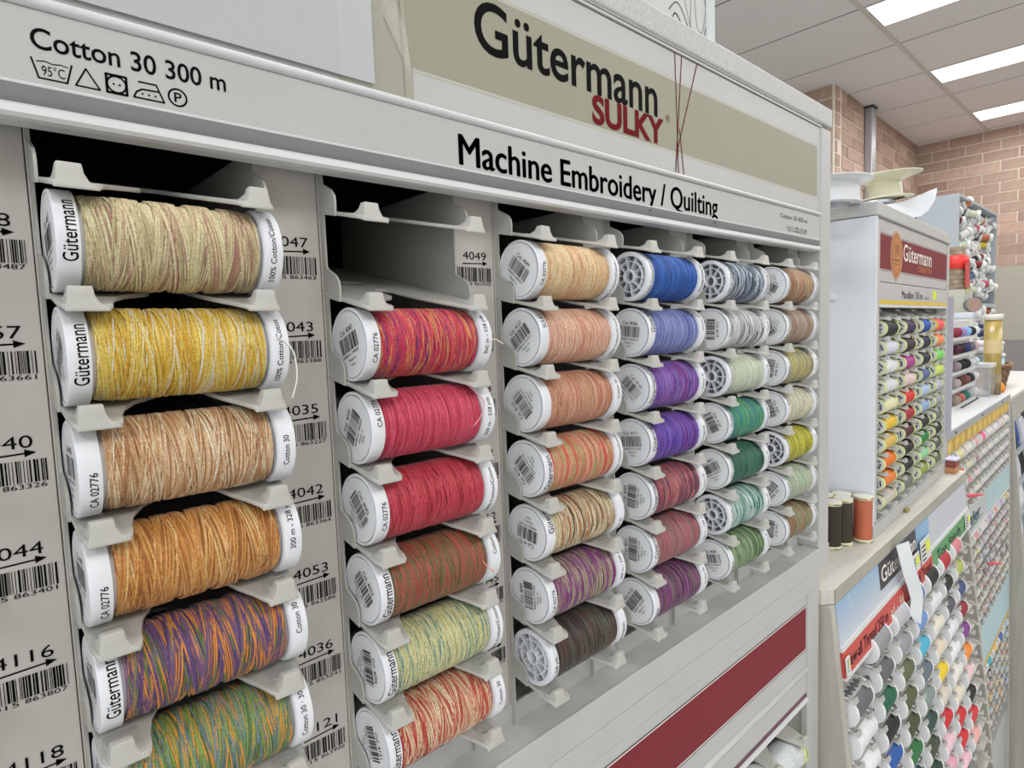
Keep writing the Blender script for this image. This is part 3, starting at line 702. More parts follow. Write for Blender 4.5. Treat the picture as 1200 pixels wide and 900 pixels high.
upart(MB().box(.055, UW-.055, .010, .05, .474, .490), 'cap_rail', white)
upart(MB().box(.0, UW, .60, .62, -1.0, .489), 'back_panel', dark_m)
upart(MB().box(.062, UW-.062, .004, .05, .188, .474), 'sign_board', white, .001)
fU = lambda y: (lambda u, v: (u, y, v))
mb = MB(); rect(mb, .062, UW-.070, .2490, .4150, fU(.0035)); upart(mb, 'sign_field', redpan_m)
mb = MB(); rect(mb, .062, UW-.070, .4190, .4225, fU(.0035)); rect(mb, .062, UW-.070, .2410, .2445, fU(.0035)); upart(mb, 'sign_outline', maroon_m)
mb = MB(); disk(mb, .385, .331, .122, fU(.0028), 36); mb.add([fU(.0028)(.33, .227), fU(.0028)(.44, .227), fU(.0028)(.385, .192)], [(0, 1, 2)]); upart(mb, 'medallion_ring', pm('pale_copper', '#c9966f', .4))
mb = MB(); disk(mb, .385, .331, .110, fU(.0022), 36); upart(mb, 'medallion', pm('copper', '#b4703f', .5, .1, 30, spec=.2))
mb = MB(); disk(mb, .385, .331, .084, fU(.0018), 30); upart(mb, 'medallion', pm('copper_light', '#bd7d4c', .5, .1, 30, spec=.2))
mb = MB(); text(mb, '100', .345, .425, .335, .385, fU(.0012), .0); rect(mb, .325, .445, .300, .310, fU(.0012)); rect(mb, .335, .435, .280, .288, fU(.0012)); upart(mb, 'medallion_print', pm('brown_print', '#8a4c26', .5))
mb = MB(); text(mb, 'Gütermann', .525, 1.22, .312, .398, fU(.0025), .02); upart(mb, 'sign_name', pm('print_white', '#e4dcd4'))
mb = MB(); text(mb, 'CREATIV', .86, 1.225, .268, .298, fU(.0025), .02); upart(mb, 'sign_name', pm('orange_print', '#c0682e', .5))
upart(MB().box(.062, UW-.062, .002, .05, .074, .184), 'label_panel', white)
mb = MB(); rect(mb, .062, UW-.064, .079, .099, fU(.0015)); upart(mb, 'yellow_line', pm('yellow_print', '#d9b832', .5))
mb = MB(); text(mb, 'Maraflex 150 m', .50, .98, .112, .152, fU(.0012), .005); text(mb, '+ 100% PES', 1.02, 1.16, .112, .126, fU(.0012)); upart(mb, 'lettering', ink_g)
mb = MB(); rect(mb, 1.26, 1.38, .116, .170, fU(.0012)); upart(mb, 'price_sticker', pm('neon_sticker', '#d5e04a', .6))
upart(MB().box(.062, UW-.062, -.004, .05, .062, .074), 'header_lip', bright_m, .002)
upart(MB().box(.0, UW, -.004, .62, -1.07, -1.002), 'base', white, .003)
upart(MB().box(.062, UW-.062, .005, .6, -1.002, -.995), 'base_shelf', white)
um = mini_meshes(.0405, .250, .020, .018, .0375)
u_cl = um[0].mesh('end_cap', lime_m); u_cr = um[1].mesh('end_cap', lime_m); u_th = um[2].mesh('thread', white)
u_disc = MB().lathe([(-.0004, .0001), (-.0004, .0345)], 20).mesh('label_disc', mcap_m)
mb = MB(); fd_ = lambda u, v: (-.0010, -u, v); bars(mb, -.022, .022, -.018, .012, fd_, 5, 9); rect(mb, -.015, .015, .017, .023, fd_); u_pr = mb.mesh('disc_print', ink_g)
UC = [['#141416', '#d2d3e0', '#dcdcde', '#d6d6d8', '#dedcb4', '#e2ba34', '#d2b257', '#e27424', '#dc7a2c', '#c2beb0'],
      ['#37204a', '#3a2230', '#a63a88', '#deC4c6', '#d0282a', '#a01a2a', '#4c1624', '#1c1719', '#151214', '#6e6d6b'],
      ['#2250ac', '#171840', '#141530', '#50648e', '#a9bad8', '#8ea6d2', '#131416', '#1c7a42', '#8ecb9c', '#8c9a44'],
      ['#f05a60', '#f28a5c', '#7ad66a', '#c8dc66', '#b9b9c6', '#9c9ca2', '#6c6e6e', '#17181a', '#4c594c', '#5c6840']]
UN = [['black', 'lavender white', 'bright white', 'milk white', 'pale cream', 'egg yellow', 'gold banded', 'bright orange', 'burnt orange', 'stone grey'],
      ['dark purple', 'dark plum', 'magenta', 'pale pink', 'scarlet', 'crimson', 'maroon', 'brown-black', 'black', 'mid grey'],
      ['royal blue', 'navy', 'blue-black', 'slate blue', 'pale blue', 'sky blue', 'black', 'emerald green', 'mint green', 'olive green'],
      ['neon coral', 'neon apricot', 'lime green', 'yellow-green', 'lilac grey', 'silver grey', 'dark grey', 'black', 'grey-green', 'moss green']]
uwall = MB(); pts = [(.09, .06)]
for k in range(-1, 10):
    a = -.042-.0962*k; pts += [(.09, a-.004), (.055, a-.015), (.02, a-.026), (.015, a-.047), (.09, a-.040)]
pts += [(.09, -.99), (.5, -.99), (.5, .06)]
uw_me = uwall.prism(pts, 'x', -.0018, .0018).mesh('channel_wall', tray_m)
lugs = lug
utray = flat_shape([(x, y*.66 if y < .2 else y) for x, y in tray_curve()], [], .0042, .001, tray_m, 'tray', .2, -.0440)
def small_lug(x0, x1, t0, t1):
    mb = MB(); L_ = [(x0, x1, -.046, -.014, -.0570, -.0470), ((x0+2*t0)/3, (x1+2*t1)/3, -.045, -.026, -.0500, -.0455), (t0, t1, -.0435, -.034, -.036, -.0365)]
    for a, b_, y0, y1, z0, z1 in L_: mb.v += [(a, y0, z0), (b_, y0, z0), (b_, y1, z1), (a, y1, z1)]
    for i in range(2):
        for k in range(4):
            j = (k+1) % 4; mb.f.append((i*4+k, i*4+j, i*4+4+j, i*4+4+k)); mb.mi.append(0); mb.sm.append(False)
    for f in ((3, 2, 1, 0), (8, 9, 10, 11)): mb.f.append(f); mb.mi.append(0); mb.sm.append(False)
    return mb.mesh('hook', tray_m)
sl1, sl2 = small_lug(.008, .066, .020, .048), small_lug(.205, .263, .222, .250)
ORD10 = ['top', 'second', 'third', 'fourth', 'fifth', 'sixth', 'seventh', 'eighth', 'ninth', 'bottom']
for j in range(4):
    c = .098+.392*j
    for dx in (.003, .278): put('channel_wall', uw_me, un, (c+dx, 0, 1.07))
    for k in range(-1, 10):
        t = put('tray', utray, un, (c, .016, 1.07-.042-.0962*k))
        put('hook', sl1, t); put('hook', sl2, t)
    upart(MB().box(c+.282, c+.388 if j < 3 else UW-.05, .092, .098, -.99, .06), 'label_strip', plate_m)
    for k in range(10):
        a, b_ = math.cos(UR), math.sin(UR); lx, ly = c+.0090, .016
        t = thing('thread_spool', (U0[0]+lx*a-ly*b_, U0[1]+lx*b_+ly*a, -.042-.0962*k), UN[j][k]+' spool, '+ORD10[k]+' row, '+['first', 'second', 'third', 'last'][j]+' column of the tabletop cabinet', 'spool', 'elastic thread spools in the tabletop cabinet', UR)
        put('thread', u_th, t, mat=(0, solid_thread(UC[j][k])))
        q = put('end_cap', u_cl, t); put('label_disc', u_disc, q); put('disc_print', u_pr, q, (0, 0, 0), (R((k*67+j*131) % 180-90), 0, 0)); put('end_cap', u_cr, t)
        if (j, k) == (3, 0): q.material_slots[0].link = 'OBJECT'; q.material_slots[0].material = pm('yellow_cap', '#d8c020', .4)
# lavender film hanging at its right side
mb = MB(); mb.box(UW+.004, UW+.012, -.03, .05, -.80, .14); o = build(mb, 'hanging_film', pm('lavender_film', '#b7b2c0', .3, .18, 14, coat=.2, stretch=(1, 1, .25)), None, U0, (0, 0, UR))
o.location = W(U0[0], U0[1], 0); tag(o, 'narrow lavender plastic strip hanging on the right side of the tabletop cabinet', 'plastic strip')

# ---- things standing on top of the two cabinets
t = thing('display_card', (1.8, .99, .8085), 'white swirl-printed display board standing on top of the near cabinet', 'display board')
build(MB().box(-1.4, .0, .0, .03, 0, .62), 'board', pm('board_white', '#c6c8c4', .5), t)
build(MB().box(-.035, .006, -.008, .0, 0, .62), 'clear_edge', pm('clear_edge', '#d8dedd', .15, coat=.6), t)
mb = MB(); fB = lambda u, v: (u, -.0012, v)
def curve(mb, P_, wd):
    out = []
    P_ = [Vector(p) for p in P_]
    for i in range(len(P_)-1):
        a, b_, c_, d_ = P_[max(i-1, 0)], P_[i], P_[i+1], P_[min(i+2, len(P_)-1)]
        for s_ in range(8):
            u = s_/8; out.append(.5*((2*b_)+(c_-a)*u+(2*a-5*b_+4*c_-d_)*u*u+(3*b_-a-3*c_+d_)*u**3))
    out.append(P_[-1]); stroke(mb, out, wd, fB)
curve(mb, [(-.235, .028), (-.21, .075), (-.19, .075), (-.17, .05), (-.16, .0)], .0032)
curve(mb, [(-.235, .08), (-.20, .11), (-.17, .10), (-.13, .055), (-.10, .03), (-.075, .03), (-.05, .05), (-.03, .12), (-.05, .2)], .0026)
curve(mb, [(-.16, .16), (-.14, .1), (-.11, .05), (-.075, .0)], .0016)
curve(mb, [(-.14, .0), (-.125, .06), (-.12, .14)], .0018); curve(mb, [(-.098, .16), (-.09, .09), (-.07, .065), (-.05, .085), (-.03, .16)], .0016)
build(mb, 'swirl_print', ink_g, t)
def reel(loc, label, col, prof, tilt=(0, 0, 0)):
    t = thing('empty_reel', loc, label, 'reel'); t.rotation_euler = tilt
    m = pm('reel_'+col[1:], col, .3, .03, 10, coat=.3)
    build(MB().lathe(prof[0], 40, 'z'), 'core', m, t); build(MB().lathe(prof[1], 40, 'z'), 'flange', m, t); build(MB().lathe(prof[2], 40, 'z'), 'flange', m, t)
    return t
reel((3.17, 1.15, .5565), 'large white empty plastic reel beside the brick pier, on top of the tabletop cabinet', '#dfe1e4',
     ([(0, .14), (.105, .14)], [(0, .10), (0, .15), (.006, .15), (.006, .14)], [(.088, .135), (.094, .155), (.104, .195), (.109, .198), (.109, .192), (.100, .13), (.100, .05)]))
t = thing('round_tin', (3.93, 1.16, .5565), 'small round grey tin under the tilted cream reel', 'tin')
build(MB().lathe([(0, .001), (0, .085), (.08, .085), (.08, .001)], 28, 'z'), 'tin_body', alu, t); build(MB().lathe([(.08, .001), (.08, .09), (.105, .09), (.11, .085), (.11, .001)], 28, 'z'), 'lid', alu, t)
reel((4.0, 1.14, .682), 'yellowed empty plastic reel lying tilted on a small tin, behind the white reel', '#d3cfb4',
     ([(.01, .12), (.02, .088), (.105, .085)], [(0, .10), (0, .140), (.008, .143), (.02, .088)], [(.09, .085), (.115, .14), (.128, .185), (.133, .187), (.132, .13), (.12, .055)]), (R(-1), R(-3), 0))
lo = [(3.78, 1.06, .5600), (3.86, 1.03, .5600), (3.93, 1.01, .5605), (4.0, .99, .5610), (4.06, .975, .5720), (4.12, .955, .605), (4.17, .935, .665), (4.19, .93, .720)]
hi = [(3.80, 1.10, .625), (3.87, 1.08, .635), (3.94, 1.06, .645), (4.0, 1.04, .660), (4.06, 1.01, .680), (4.11, .985, .700), (4.16, .96, .720), (4.193, .932, .735)]
vs = [q for a, b_ in zip(lo, hi) for q in (a, b_)]; n_ = 8; vs = [(x-3.78, y-1.06, z-.5565) for x, y, z in vs]
mb = MB(); mb.add(vs+[(x+.002, y+.003, z) for x, y, z in vs], [(2*i, 2*i+2, 2*i+3, 2*i+1) for i in range(n_-1)]+[(2*i+2*n_, 2*i+1+2*n_, 2*i+3+2*n_, 2*i+2+2*n_) for i in range(n_-1)], 0, True)
tag(build(mb, 'paper_sheet', pm('paper', '#d9dcdf', .7), None, (3.78, 1.06, .5565)), 'curled sheet of white paper on top of the tabletop cabinet, right of the reels', 'paper')
tag(build(MB().box(0, .09, 0, .06, 0, .055), 'small_box', pm('cream_box', '#bdb9a0', .6), None, (4.10, 1.05, .5565), None, .002), 'tiny cream box under the raised edge of the white paper', 'box')

# ============================================================ COUNTER WITH SLOPING SPOOL DISPLAY
K0 = (2.500, .883, FLOOR); KR = R(1.3); KZ = -FLOOR
kn = thing('display_counter', K0, 'grey limed wood counter with blue header, red and green label strip and sloping spool bay', 'counter', None, KR)
def ysl(z): return .1035*(z+1.075)
def kpart(mb, name, mats, bevel=0, parent=None, local=False, root=None):
    if not local: mb.v = [(v[0], v[1], v[2]-FLOOR) for v in mb.v]
    return build(mb, name, mats, parent or root or kn, (0, 0, 0), None, bevel)
KW = 2.66
kpart(MB().prism([(.0015, .037), (.045, .0), (KW, .0), (KW, .75), (.0015, .75)], 'z', -1.135, -1.07), 'worktop', wood_m, .003)
kpart(MB().prism([(.044, -.003), (KW, -.003), (KW, .001), (.047, .001)], 'z', -1.134, -1.073), 'edge_shade', pm('edge_shade', '#a5a296', .6, .1, 14))  # darker strip over the worktop's front edge, its shading put into the colour
for a in (.0015, KW-.05):
    kpart(MB().prism([(.0, -1.136), (ysl(FLOOR), FLOOR), (.75, FLOOR), (.75, -1.136)], 'x', a, a+.05), 'side_board', woodv_m, .003)
fK = lambda off: (lambda u, v: (u, ysl(v)+off, v))
def kplate(name, x0, x1, z0, z1, off, th, mats):
    return kpart(MB().prism([(ysl(z0)+off, z0), (ysl(z0)+off+th, z0), (ysl(z1)+off+th, z1), (ysl(z1)+off, z1)], 'x', x0, x1), name, mats)
m, N, L, b = nt('sky_print'); tc = N.new('ShaderNodeTexCoord'); sp = N.new('ShaderNodeSeparateXYZ'); L.new(tc.outputs['Object'], sp.inputs[0])
mr = N.new('ShaderNodeMapRange'); mr.inputs['From Min'].default_value = (KZ-1.31)*S; mr.inputs['From Max'].default_value = (KZ-1.14)*S; L.new(sp.outputs['Z'], mr.inputs['Value'])
cr = N.new('ShaderNodeValToRGB'); cr.color_ramp.elements[0].color = hexc('#bfc5cd'); cr.color_ramp.elements[1].color = hexc('#86a9c8'); L.new(mr.outputs[0], cr.inputs[0]); L.new(cr.outputs[0], b.inputs['Base Color']); b.inputs['Roughness'].default_value = .3
kplate('header_panel', .052, KW-.05, -1.312, -1.1365, .004, .02, m)
mb = MB(); f0 = fK(.0035)
for a, b_, c_, d_ in ((.19, .215, .235, .25), (.26, .28, .30, .312)): mb.add([f0(a, -1.137), f0(b_-.012, -1.137), f0(d_, -1.30), f0(c_, -1.26)], [(0, 1, 2, 3)])
kpart(mb, 'header_streaks', pm('pale_streak', '#b6c6d8', .4))
mb = MB(); rect(mb, 1.58, KW-.06, -1.305, -1.138, fK(.0034)); kpart(mb, 'header_photo', pm('header_grey', '#bcc0c8', .4, .05, 4))
mb = MB(); rect(mb, 1.30, 1.55, -1.27, -1.138, fK(.0034)); kpart(mb, 'header_photo', pm('header_blue', '#7fa8cc', .4, .1, 6))
kplate('label_rail', .052, KW-.05, -1.332, -1.3125, -.004, .03, bright_m)
mb = MB(); rect(mb, .62, 1.285, -1.262, -1.137, fK(.0026)); kpart(mb, 'name_board', pm('black_board', '#17181c', .4))
mb = MB(); text(mb, 'Gütermann', .645, 1.27, -1.235, -1.165, fK(.0018), .02); kpart(mb, 'board_name', pm('print_white', '#e4dcd4'))
kplate('label_strip', .052, 1.545, -1.436, -1.3325, -.004, .02, pm('red_label', '#c2463c', .5, .05, 8))
kplate('label_strip', 1.545, KW-.15, -1.436, -1.3325, -.004, .02, pm('green_label', '#55935c', .5, .05, 8))
kplate('label_strip', KW-.15, KW-.05, -1.436, -1.3325, -.004, .02, bright_m)
kplate('label_lip', .052, KW-.05, -1.447, -1.4365, -.008, .024, bright_m)
mb = MB(); f1 = fK(-.0052); text(mb, 'Sew-all Thread 250 m', .10, .66, -1.412, -1.360, f1, .01); kpart(mb, 'lettering', ink_g)
mb = MB(); text(mb, 'ad - 94', .70, .93, -1.415, -1.365, f1, .01); kpart(mb, 'lettering', pm('pale_print', '#d8b8a8', .5))
mb = MB(); text(mb, 'Sew-all Thread', 1.08, 1.50, -1.415, -1.360, f1, .01); text(mb, 'Top Stitch', 1.66, 2.3, -1.415, -1.360, f1, .01); kpart(mb, 'lettering', ink_g)
# price tickets and a hanging receipt
def ticket(x, z, w_, h, frame, label):
    t = thing('price_ticket', K0, label, 'price ticket', None, KR); t.location = W(K0[0], K0[1], FLOOR)
    g = lambda o_: (lambda u, v: (u, ysl(v)+o_, v))
    def tp(mb, nm, m): return kpart(mb, nm, m, root=t)
    mb = MB()
    mb.prism([(ysl(z)-.012, z), (ysl(z)-.008, z), (ysl(z+h)-.008, z+h), (ysl(z+h)-.012, z+h)], 'x', x, x+w_); tp(mb, 'card', pm('ticket_frame', frame, .5))
    mb = MB(); rect(mb, x+.008, x+w_-.008, z+.008, z+h-.008, g(-.0128)); tp(mb, 'ticket_face', bright_m)
    mb = MB(); rect(mb, x+w_*.5, x+w_-.012, z+h*.35, z+h-.014, g(-.0136)); tp(mb, 'sticker', pm('neon_sticker', '#d5e04a'))
    mb = MB()
    for q in range(4): rect(mb, x+.014, x+w_*.45, z+.014+q*h*.2, z+.014+q*h*.2+h*.07, g(-.0136))
    tp(mb, 'ticket_print', ink_g)
ticket(1.10, -1.335, .16, .09, '#d8d8d4', 'white price ticket with neon square below the black name board')
ticket(1.30, -1.335, .20, .12, '#7a2030', 'dark red framed price ticket between the black board and the grey header')
ticket(KW-.22, -1.425, .15, .09, '#d8d8d4', 'white ticket with neon square at the right end of the green strip')
ticket(.056, -1.425, .045, .07, '#d5c840', 'yellow price ticket at the left end of the red strip')
mb = MB(); P_ = [(.90, -.035, -1.10), (.905, -.05, -1.17), (.93, -.06, -1.25), (.98, -.07, -1.33), (1.02, -.075, -1.40), (.985, -.08, -1.46), (1.0, -.085, -1.53)]
vs = []
for i, (x, y, z) in enumerate(P_):
    w_ = .07 if i != 5 else .075
    if i == len(P_)-1: w_ = .01
    vs += [(x-w_, y+.01, z), (x+w_, y-.012, z-.01)]
n_ = len(P_)
mb.add(vs+[(x, y+.002, z) for x, y, z in vs], [(2*i, 2*i+1, 2*i+3, 2*i+2) for i in range(n_-1)]+[(2*i+2*n_, 2*i+2+2*n_, 2*i+3+2*n_, 2*i+1+2*n_) for i in range(n_-1)], 0, True)
o = build(mb, 'hanging_receipt', pm('paper', '#d9dcdf'), None, K0, (0, 0, KR)); o.location = W(K0[0], K0[1], 0)
tag(o, 'crumpled white paper strip hanging over the black name board', 'receipt')
# the sloping bay
kplate('bay_back', .0515, KW-.05, -3.4, -1.447, .11, .02, dark_m)
kplate('plinth', .0515, KW-.05, FLOOR, -3.4, .03, .3, woodv_m)
k_cl, k_cr, k_th = mini_meshes(.0655, .212, .013, .010, .0620, 26, 5, .0014)
kc, kr_, kt = k_cl.mesh('end_cap', clearcap_m), k_cr.mesh('end_cap', clearcap_m), k_th.mesh('thread', white)
fd2 = lambda u, v: (-.0012, -u, v)
mb = MB(); bars(mb, -.02, .02, -.015, .012, fd2, 9, 8); kpr = mb.mesh('disc_print', ink_g)
ktr = MB()
ktr.prism([(.03, -.0710), (.11, -.056), (.11, -.053), (.03, -.0680), (-.045, -.0765), (-.045, -.0795)], 'x', .0, .225)
ktray = ktr.mesh('tray', tray_m)
def klug(x0, x1):
    mb = MB(); t0, t1 = x0+.014, x1-.014
    L_ = [(x0, x1, -.069, -.030, -.081, -.072), (x0+.007, x1-.007, -.068, -.052, -.074, -.070), (t0, t1, -.067, -.061, -.056, -.057)]
    for a, b_, y0, y1, z0, z1 in L_: mb.v += [(a, y0, z0), (b_, y0, z0), (b_, y1, z1), (a, y1, z1)]
    for i in range(2):
        for k in range(4):
            j = (k+1) % 4; mb.f.append((i*4+k, i*4+j, i*4+4+j, i*4+4+k)); mb.mi.append(0); mb.sm.append(False)
    for f in ((3, 2, 1, 0), (8, 9, 10, 11)): mb.f.append(f); mb.mi.append(0); mb.sm.append(False)
    return mb.mesh('hook', tray_m)
kl1, kl2 = klug(.000, .042), klug(.165, .205)
kwal = MB().prism([(-.015, -.078), (.11, -.05), (.11, .06), (.06, .04), (.02, .0), (-.010, -.03)], 'x', -.002, .002).mesh('channel_wall', tray_m)
KC = [['#c9cacc', '#5f6165', '#dcdcde', '#e0e1e4', '#d6d4cc', '#d8d8d6', '#e0e0de', '#cccac2', '#d8d8da', '#d2d2d0'],
      ['#8a8c90', '#5c5e62', '#0f5a3e', '#121214', '#1e549e', '#16203c', '#c8c8c8', '#303438', '#205060', '#d4d4d4'],
      ['#b0b2b8', '#8e9094', '#56603e', '#4c5636', '#3c4428', '#1e6a34', '#164c5c', '#c8c4b8', '#203c2c', '#8a8a84'],
      ['#6078a8', '#6f90c8', '#4cacc8', '#5e6a76', '#7e8c88', '#22443a', '#3a4434', '#1c3828', '#c8c8c8', '#444c48'],
      ['#121214', '#d8d8dc', '#dad4c4', '#d6ccb4', '#e4c21e', '#cdc6ba', '#c01c24', '#e4c0c8', '#d8a0b0', '#d8d8d8'],
      ['#a81c28', '#131316', '#54565a', '#dcdce2', '#e0e0e6', '#dedad0', '#d8d0bc', '#c2202a', '#c8202a', '#e6b8c4'],
      ['#c87880', '#aab060', '#3a4a78', '#8c1c28', '#7c3c88', '#e8862a', '#e0c0c4', '#141416', '#c42a34', '#e4a8a0'], None]
KNM = {'#c9cacc': 'silver grey'}
def cname(h):
    """plain colour word for a hex value"""
    r, g, b_ = [int(h[i:i+2], 16) for i in (1, 3, 5)]; mx, mn = max(r, g, b_), min(r, g, b_)
    v = 'dark ' if mx < 110 else 'pale ' if mn > 150 and mx-mn > 12 else ''
    if mx-mn < 22: return 'black' if mx < 50 else 'dark grey' if mx < 110 else 'grey' if mx < 175 else 'light grey' if mx < 208 else 'white'
    import colorsys
    hh = colorsys.rgb_to_hsv(r/255, g/255, b_/255)[0]*360
    for lim, n in ((14, 'red'), (42, 'orange'), (66, 'yellow'), (85, 'olive'), (165, 'green'), (200, 'teal'), (250, 'blue'), (290, 'purple'), (345, 'pink'), (361, 'red')):
        if hh < lim: break
    if n == 'orange' and (mx-mn) < 60: n = 'beige' if mn > 120 else 'brown'
    if n == 'yellow' and (mx-mn) < 70 and mn > 120: n = 'cream'; v = ''
    if n == 'red' and mn > 110: n = 'pink'
    return v+n
KCOL = ['first', 'second', 'third', 'fourth', 'fifth', 'sixth', 'seventh', 'last']
KROW = ['top', 'second', 'third', 'fourth', 'fifth', 'sixth', 'seventh', 'eighth', 'ninth', 'tenth', 'eleventh', 'twelfth']
def kpos(u, v, z):
    a, b_ = math.cos(KR), math.sin(KR); return (K0[0]+u*a-v*b_, K0[1]+u*b_+v*a, z)
for j in range(8):
    u0 = .072+.3175*j; nr = 12 if j == 7 else 10 if j > 2 else 6 if j < 2 else 7
    for k in range(nr):
        z = -1.462-.1335*k; y = ysl(z)+.034
        t = put('tray', ktray, kn, (u0, y, z-FLOOR)); put('hook', kl1, t); put('hook', kl2, t)
        put('channel_wall', kwal, kn, (u0-.006, y, z-FLOOR)); put('channel_wall', kwal, kn, (u0+.230, y, z-FLOOR))
        if j == 7 or (j == 0 and k < 1): continue
        h = KC[j][k]
        s_ = thing('thread_spool', kpos(u0+.006, y, z), cname(h)+' spool, '+KROW[k]+' tray of the '+KCOL[j]+' column under the red and green strip', 'spool', 'sewing thread spools in the counter bay', KR)
        big = (h in ('#e0e1e4', '#e0e0e6', '#d8d0bc'))
        put('thread', kt, s_, mat=(0, solid_thread(h)))
        q = put('end_cap', kc, s_); put('disc_print', kpr, q, (0, 0, 0), (R((k*53+j*97) % 200), 0, 0)); put('end_cap', kr_, s_)
# five standing spools on the worktop
st_cap = [MB().lathe([(a, .0001), (a, .0405), (a+.002, .0425), (a+.0165, .0425), (a+.0185, .0405), (a+.0185, .0001)], 28, 'z').mesh('end_cap', pm('cream_cap', '#ddd8b8', .4)) for a in (0, .2115)]
st_disc = MB().lathe([(.2304, .0001), (.2304, .036)], 24, 'z').mesh('label_disc', mcap_m)
pr = [(.018, .03)]+[(.018+.194*k/40, .0392+.0006*math.sin(k*1.9)) for k in range(41)]+[(.212, .03)]
st_th = MB().lathe(pr, 28, 'z').mesh('thread', white)
mb = MB()
for s_, z in (('Gütermann', .0045), ('Gütermann', .216)):
    def fn(u, v, z=z): q = u/.0427; return (.0427*math.sin(q)*1, -.0427*math.cos(q), z+v)
    for q0 in (-.5, 1.9, 4.0): text(mb, s_, q0*.0427, q0*.0427+.060, 0, .008, fn, .02)
st_pr = mb.mesh('rim_print', ink)
for (x, y, h, lb) in ((3.2015, .985, '#c0694a', 'terracotta spool standing nearest the tabletop cabinet, in front of the group'), (3.18, 1.077, '#bc6040', 'rust orange spool standing behind the terracotta one, half hidden'),
                      (3.10, 1.042, '#3a3220', 'dark brown spool standing second from the left on the worktop'), (3.012, 1.060, '#332b1e', 'dark brown spool standing leftmost, against the near cabinet post'), (3.113, 1.135, '#5a2c20', 'dark red-brown spool standing at the back of the group')):
    t = thing('thread_spool', (x, y, -1.07), lb, 'spool', 'spools standing on the worktop')
    put('thread', st_th, t, mat=(0, thread_mat('stand_'+h[1:], [h, h], .4) if False else solid_thread(h)))
    for q in (0, 1):
        c_ = put('end_cap', st_cap[q], t)
    put('label_disc', st_disc, c_); put('rim_print', st_pr, t, (0, 0, 0), (0, 0, R(x*900)))
t = thing('spool_stack', kpos(2.51, .03, -1.07), 'two small boxes of brown and orange thread stacked on the worktop end', 'box', None, KR)
for q, h in enumerate(('#8a4a3c', '#c08a5c')[::-1]): build(MB().box(0, .12, 0, .06, .045*q, .045*q+.042), 'thread_box', solid_thread(h), t, bevel=.003)
build(MB().box(-.005, .13, -.005, .065, .09, .098), 'box_lid', pm('lilac_lid', '#c4c4dc', .3), t)
tag(build(MB().box(0, .05, 0, .02, 0, .02), 'brass_clip', pm('brass', '#a8985c', .4, metal=.5), None, kpos(1.34, .045, -1.07), None, .003), 'small brass clip on the worktop edge in front of the tabletop cabinet', 'clip')

# ============================================================ WHITE COUNTER BEYOND (pastel spools)
Q0 = (5.17, 1.066, FLOOR); QR = R(1.3); QZ = -.83; QW = 3.08
qn = thing('display_counter', Q0, 'white counter with yellow tape strip and bays of pastel spools, behind the limed wood counter', 'counter', None, QR)
def qsl(z): return .022*(z-QZ)
def qpart(mb, name, mats, bevel=0): return kpart(mb, name, mats, bevel, root=qn)
def qplate(name, x0, x1, z0, z1, off, th, mats):
    return qpart(MB().prism([(qsl(z0)+off, z0), (qsl(z0)+off+th, z0), (qsl(z1)+off+th, z1), (qsl(z1)+off, z1)], 'x', x0, x1), name, mats)
def qpos(u, v, z):
    a, b_ = math.cos(QR), math.sin(QR); return (Q0[0]+u*a-v*b_, Q0[1]+u*b_+v*a, z)
qpart(MB().box(0, QW, .012, .62, -.86, QZ), 'worktop', bright_m)
qpart(MB().box(0, QW, .0, .012, -.888, QZ), 'front_edge', pm('satin_metal', '#a9adb3', .4, metal=.3), .002)
for k in range(3): qpart(MB().lathe([(-.004, .0001), (-.004, .010), (0, .012)], 10, 'y', cx=.35+1.1*k, cz=-.86), 'edge_screw', ink_g)
for a in (.0, QW-.07): qpart(MB().prism([(.0, -.889), (qsl(FLOOR), FLOOR), (.6, FLOOR), (.6, -.889)], 'x', a, a+.07), 'side_board', white)
qplate('tape_strip', .07, QW-.07, -.995, -.892, .006, .02, pm('tape_yellow', '#cfa93e', .5, .3, 22))
mb = MB(); fq = lambda u, v: (u, qsl(v)+.0052, v)
rg = random.Random(4)
for k in range(26):
    u = .1+k*.113; rect(mb, u, u+.010, -.99, -.955, fq); rect(mb, u+.03, u+.07, -.915, -.905, fq)
qpart(mb, 'tape_marks', pm('brown_print2', '#8a6a2a', .5))
mb = MB()
for k in range(12): rect(mb, .12+k*.24, .12+k*.24+.10, -.985, -.90, lambda u, v: (u, qsl(v)+.0056, v))
qpart(mb, 'tape_blocks', pm('pale_yellow_print', '#dcc070', .5))
teal_m = pm('pale_teal_print', '#a9c6cc', .4, .06, 4)
qplate('sign_panel', .07, QW-.07, -1.79, -1.555, .002, .02, pm('pale_grey_sign', '#b8bcbc', .4))
qplate('sign_picture', 1.65, QW-.08, -1.785, -1.56, -.001, .004, teal_m)
qplate('sign_picture', .07, .42, -1.785, -1.56, -.001, .004, teal_m)
mb = MB(); fs_ = lambda u, v: (u, qsl(v)-.0012, v)
text(mb, 'Mettler', .42, 1.35, -1.72, -1.62, fs_, .03); stroke(mb, [(.35, -1.755), (1.45, -1.735)], .010, fs_); qpart(mb, 'sign_name', pm('teal_print', '#2f6272', .5))
qplate('sign_rail', .07, QW-.07, -1.552, -1.535, -.006, .03, bright_m); qplate('sign_rail', .07, QW-.07, -1.81, -1.793, -.006, .03, bright_m)
qplate('sign_panel', .07, QW-.07, -3.15, -2.72, .002, .02, teal_m)
qplate('yellow_edge', .07, QW-.07, -3.185, -3.152, -.002, .02, pm('gold_edge', '#c8a44a', .5))
for z0, z1 in ((-1.533, -.998), (-2.717, -1.812), (-4.3, -3.187)): qplate('bay_back', .07, QW-.07, z0, z1, .10, .02, pm('bay_grey', '#4a4a4a', .7))
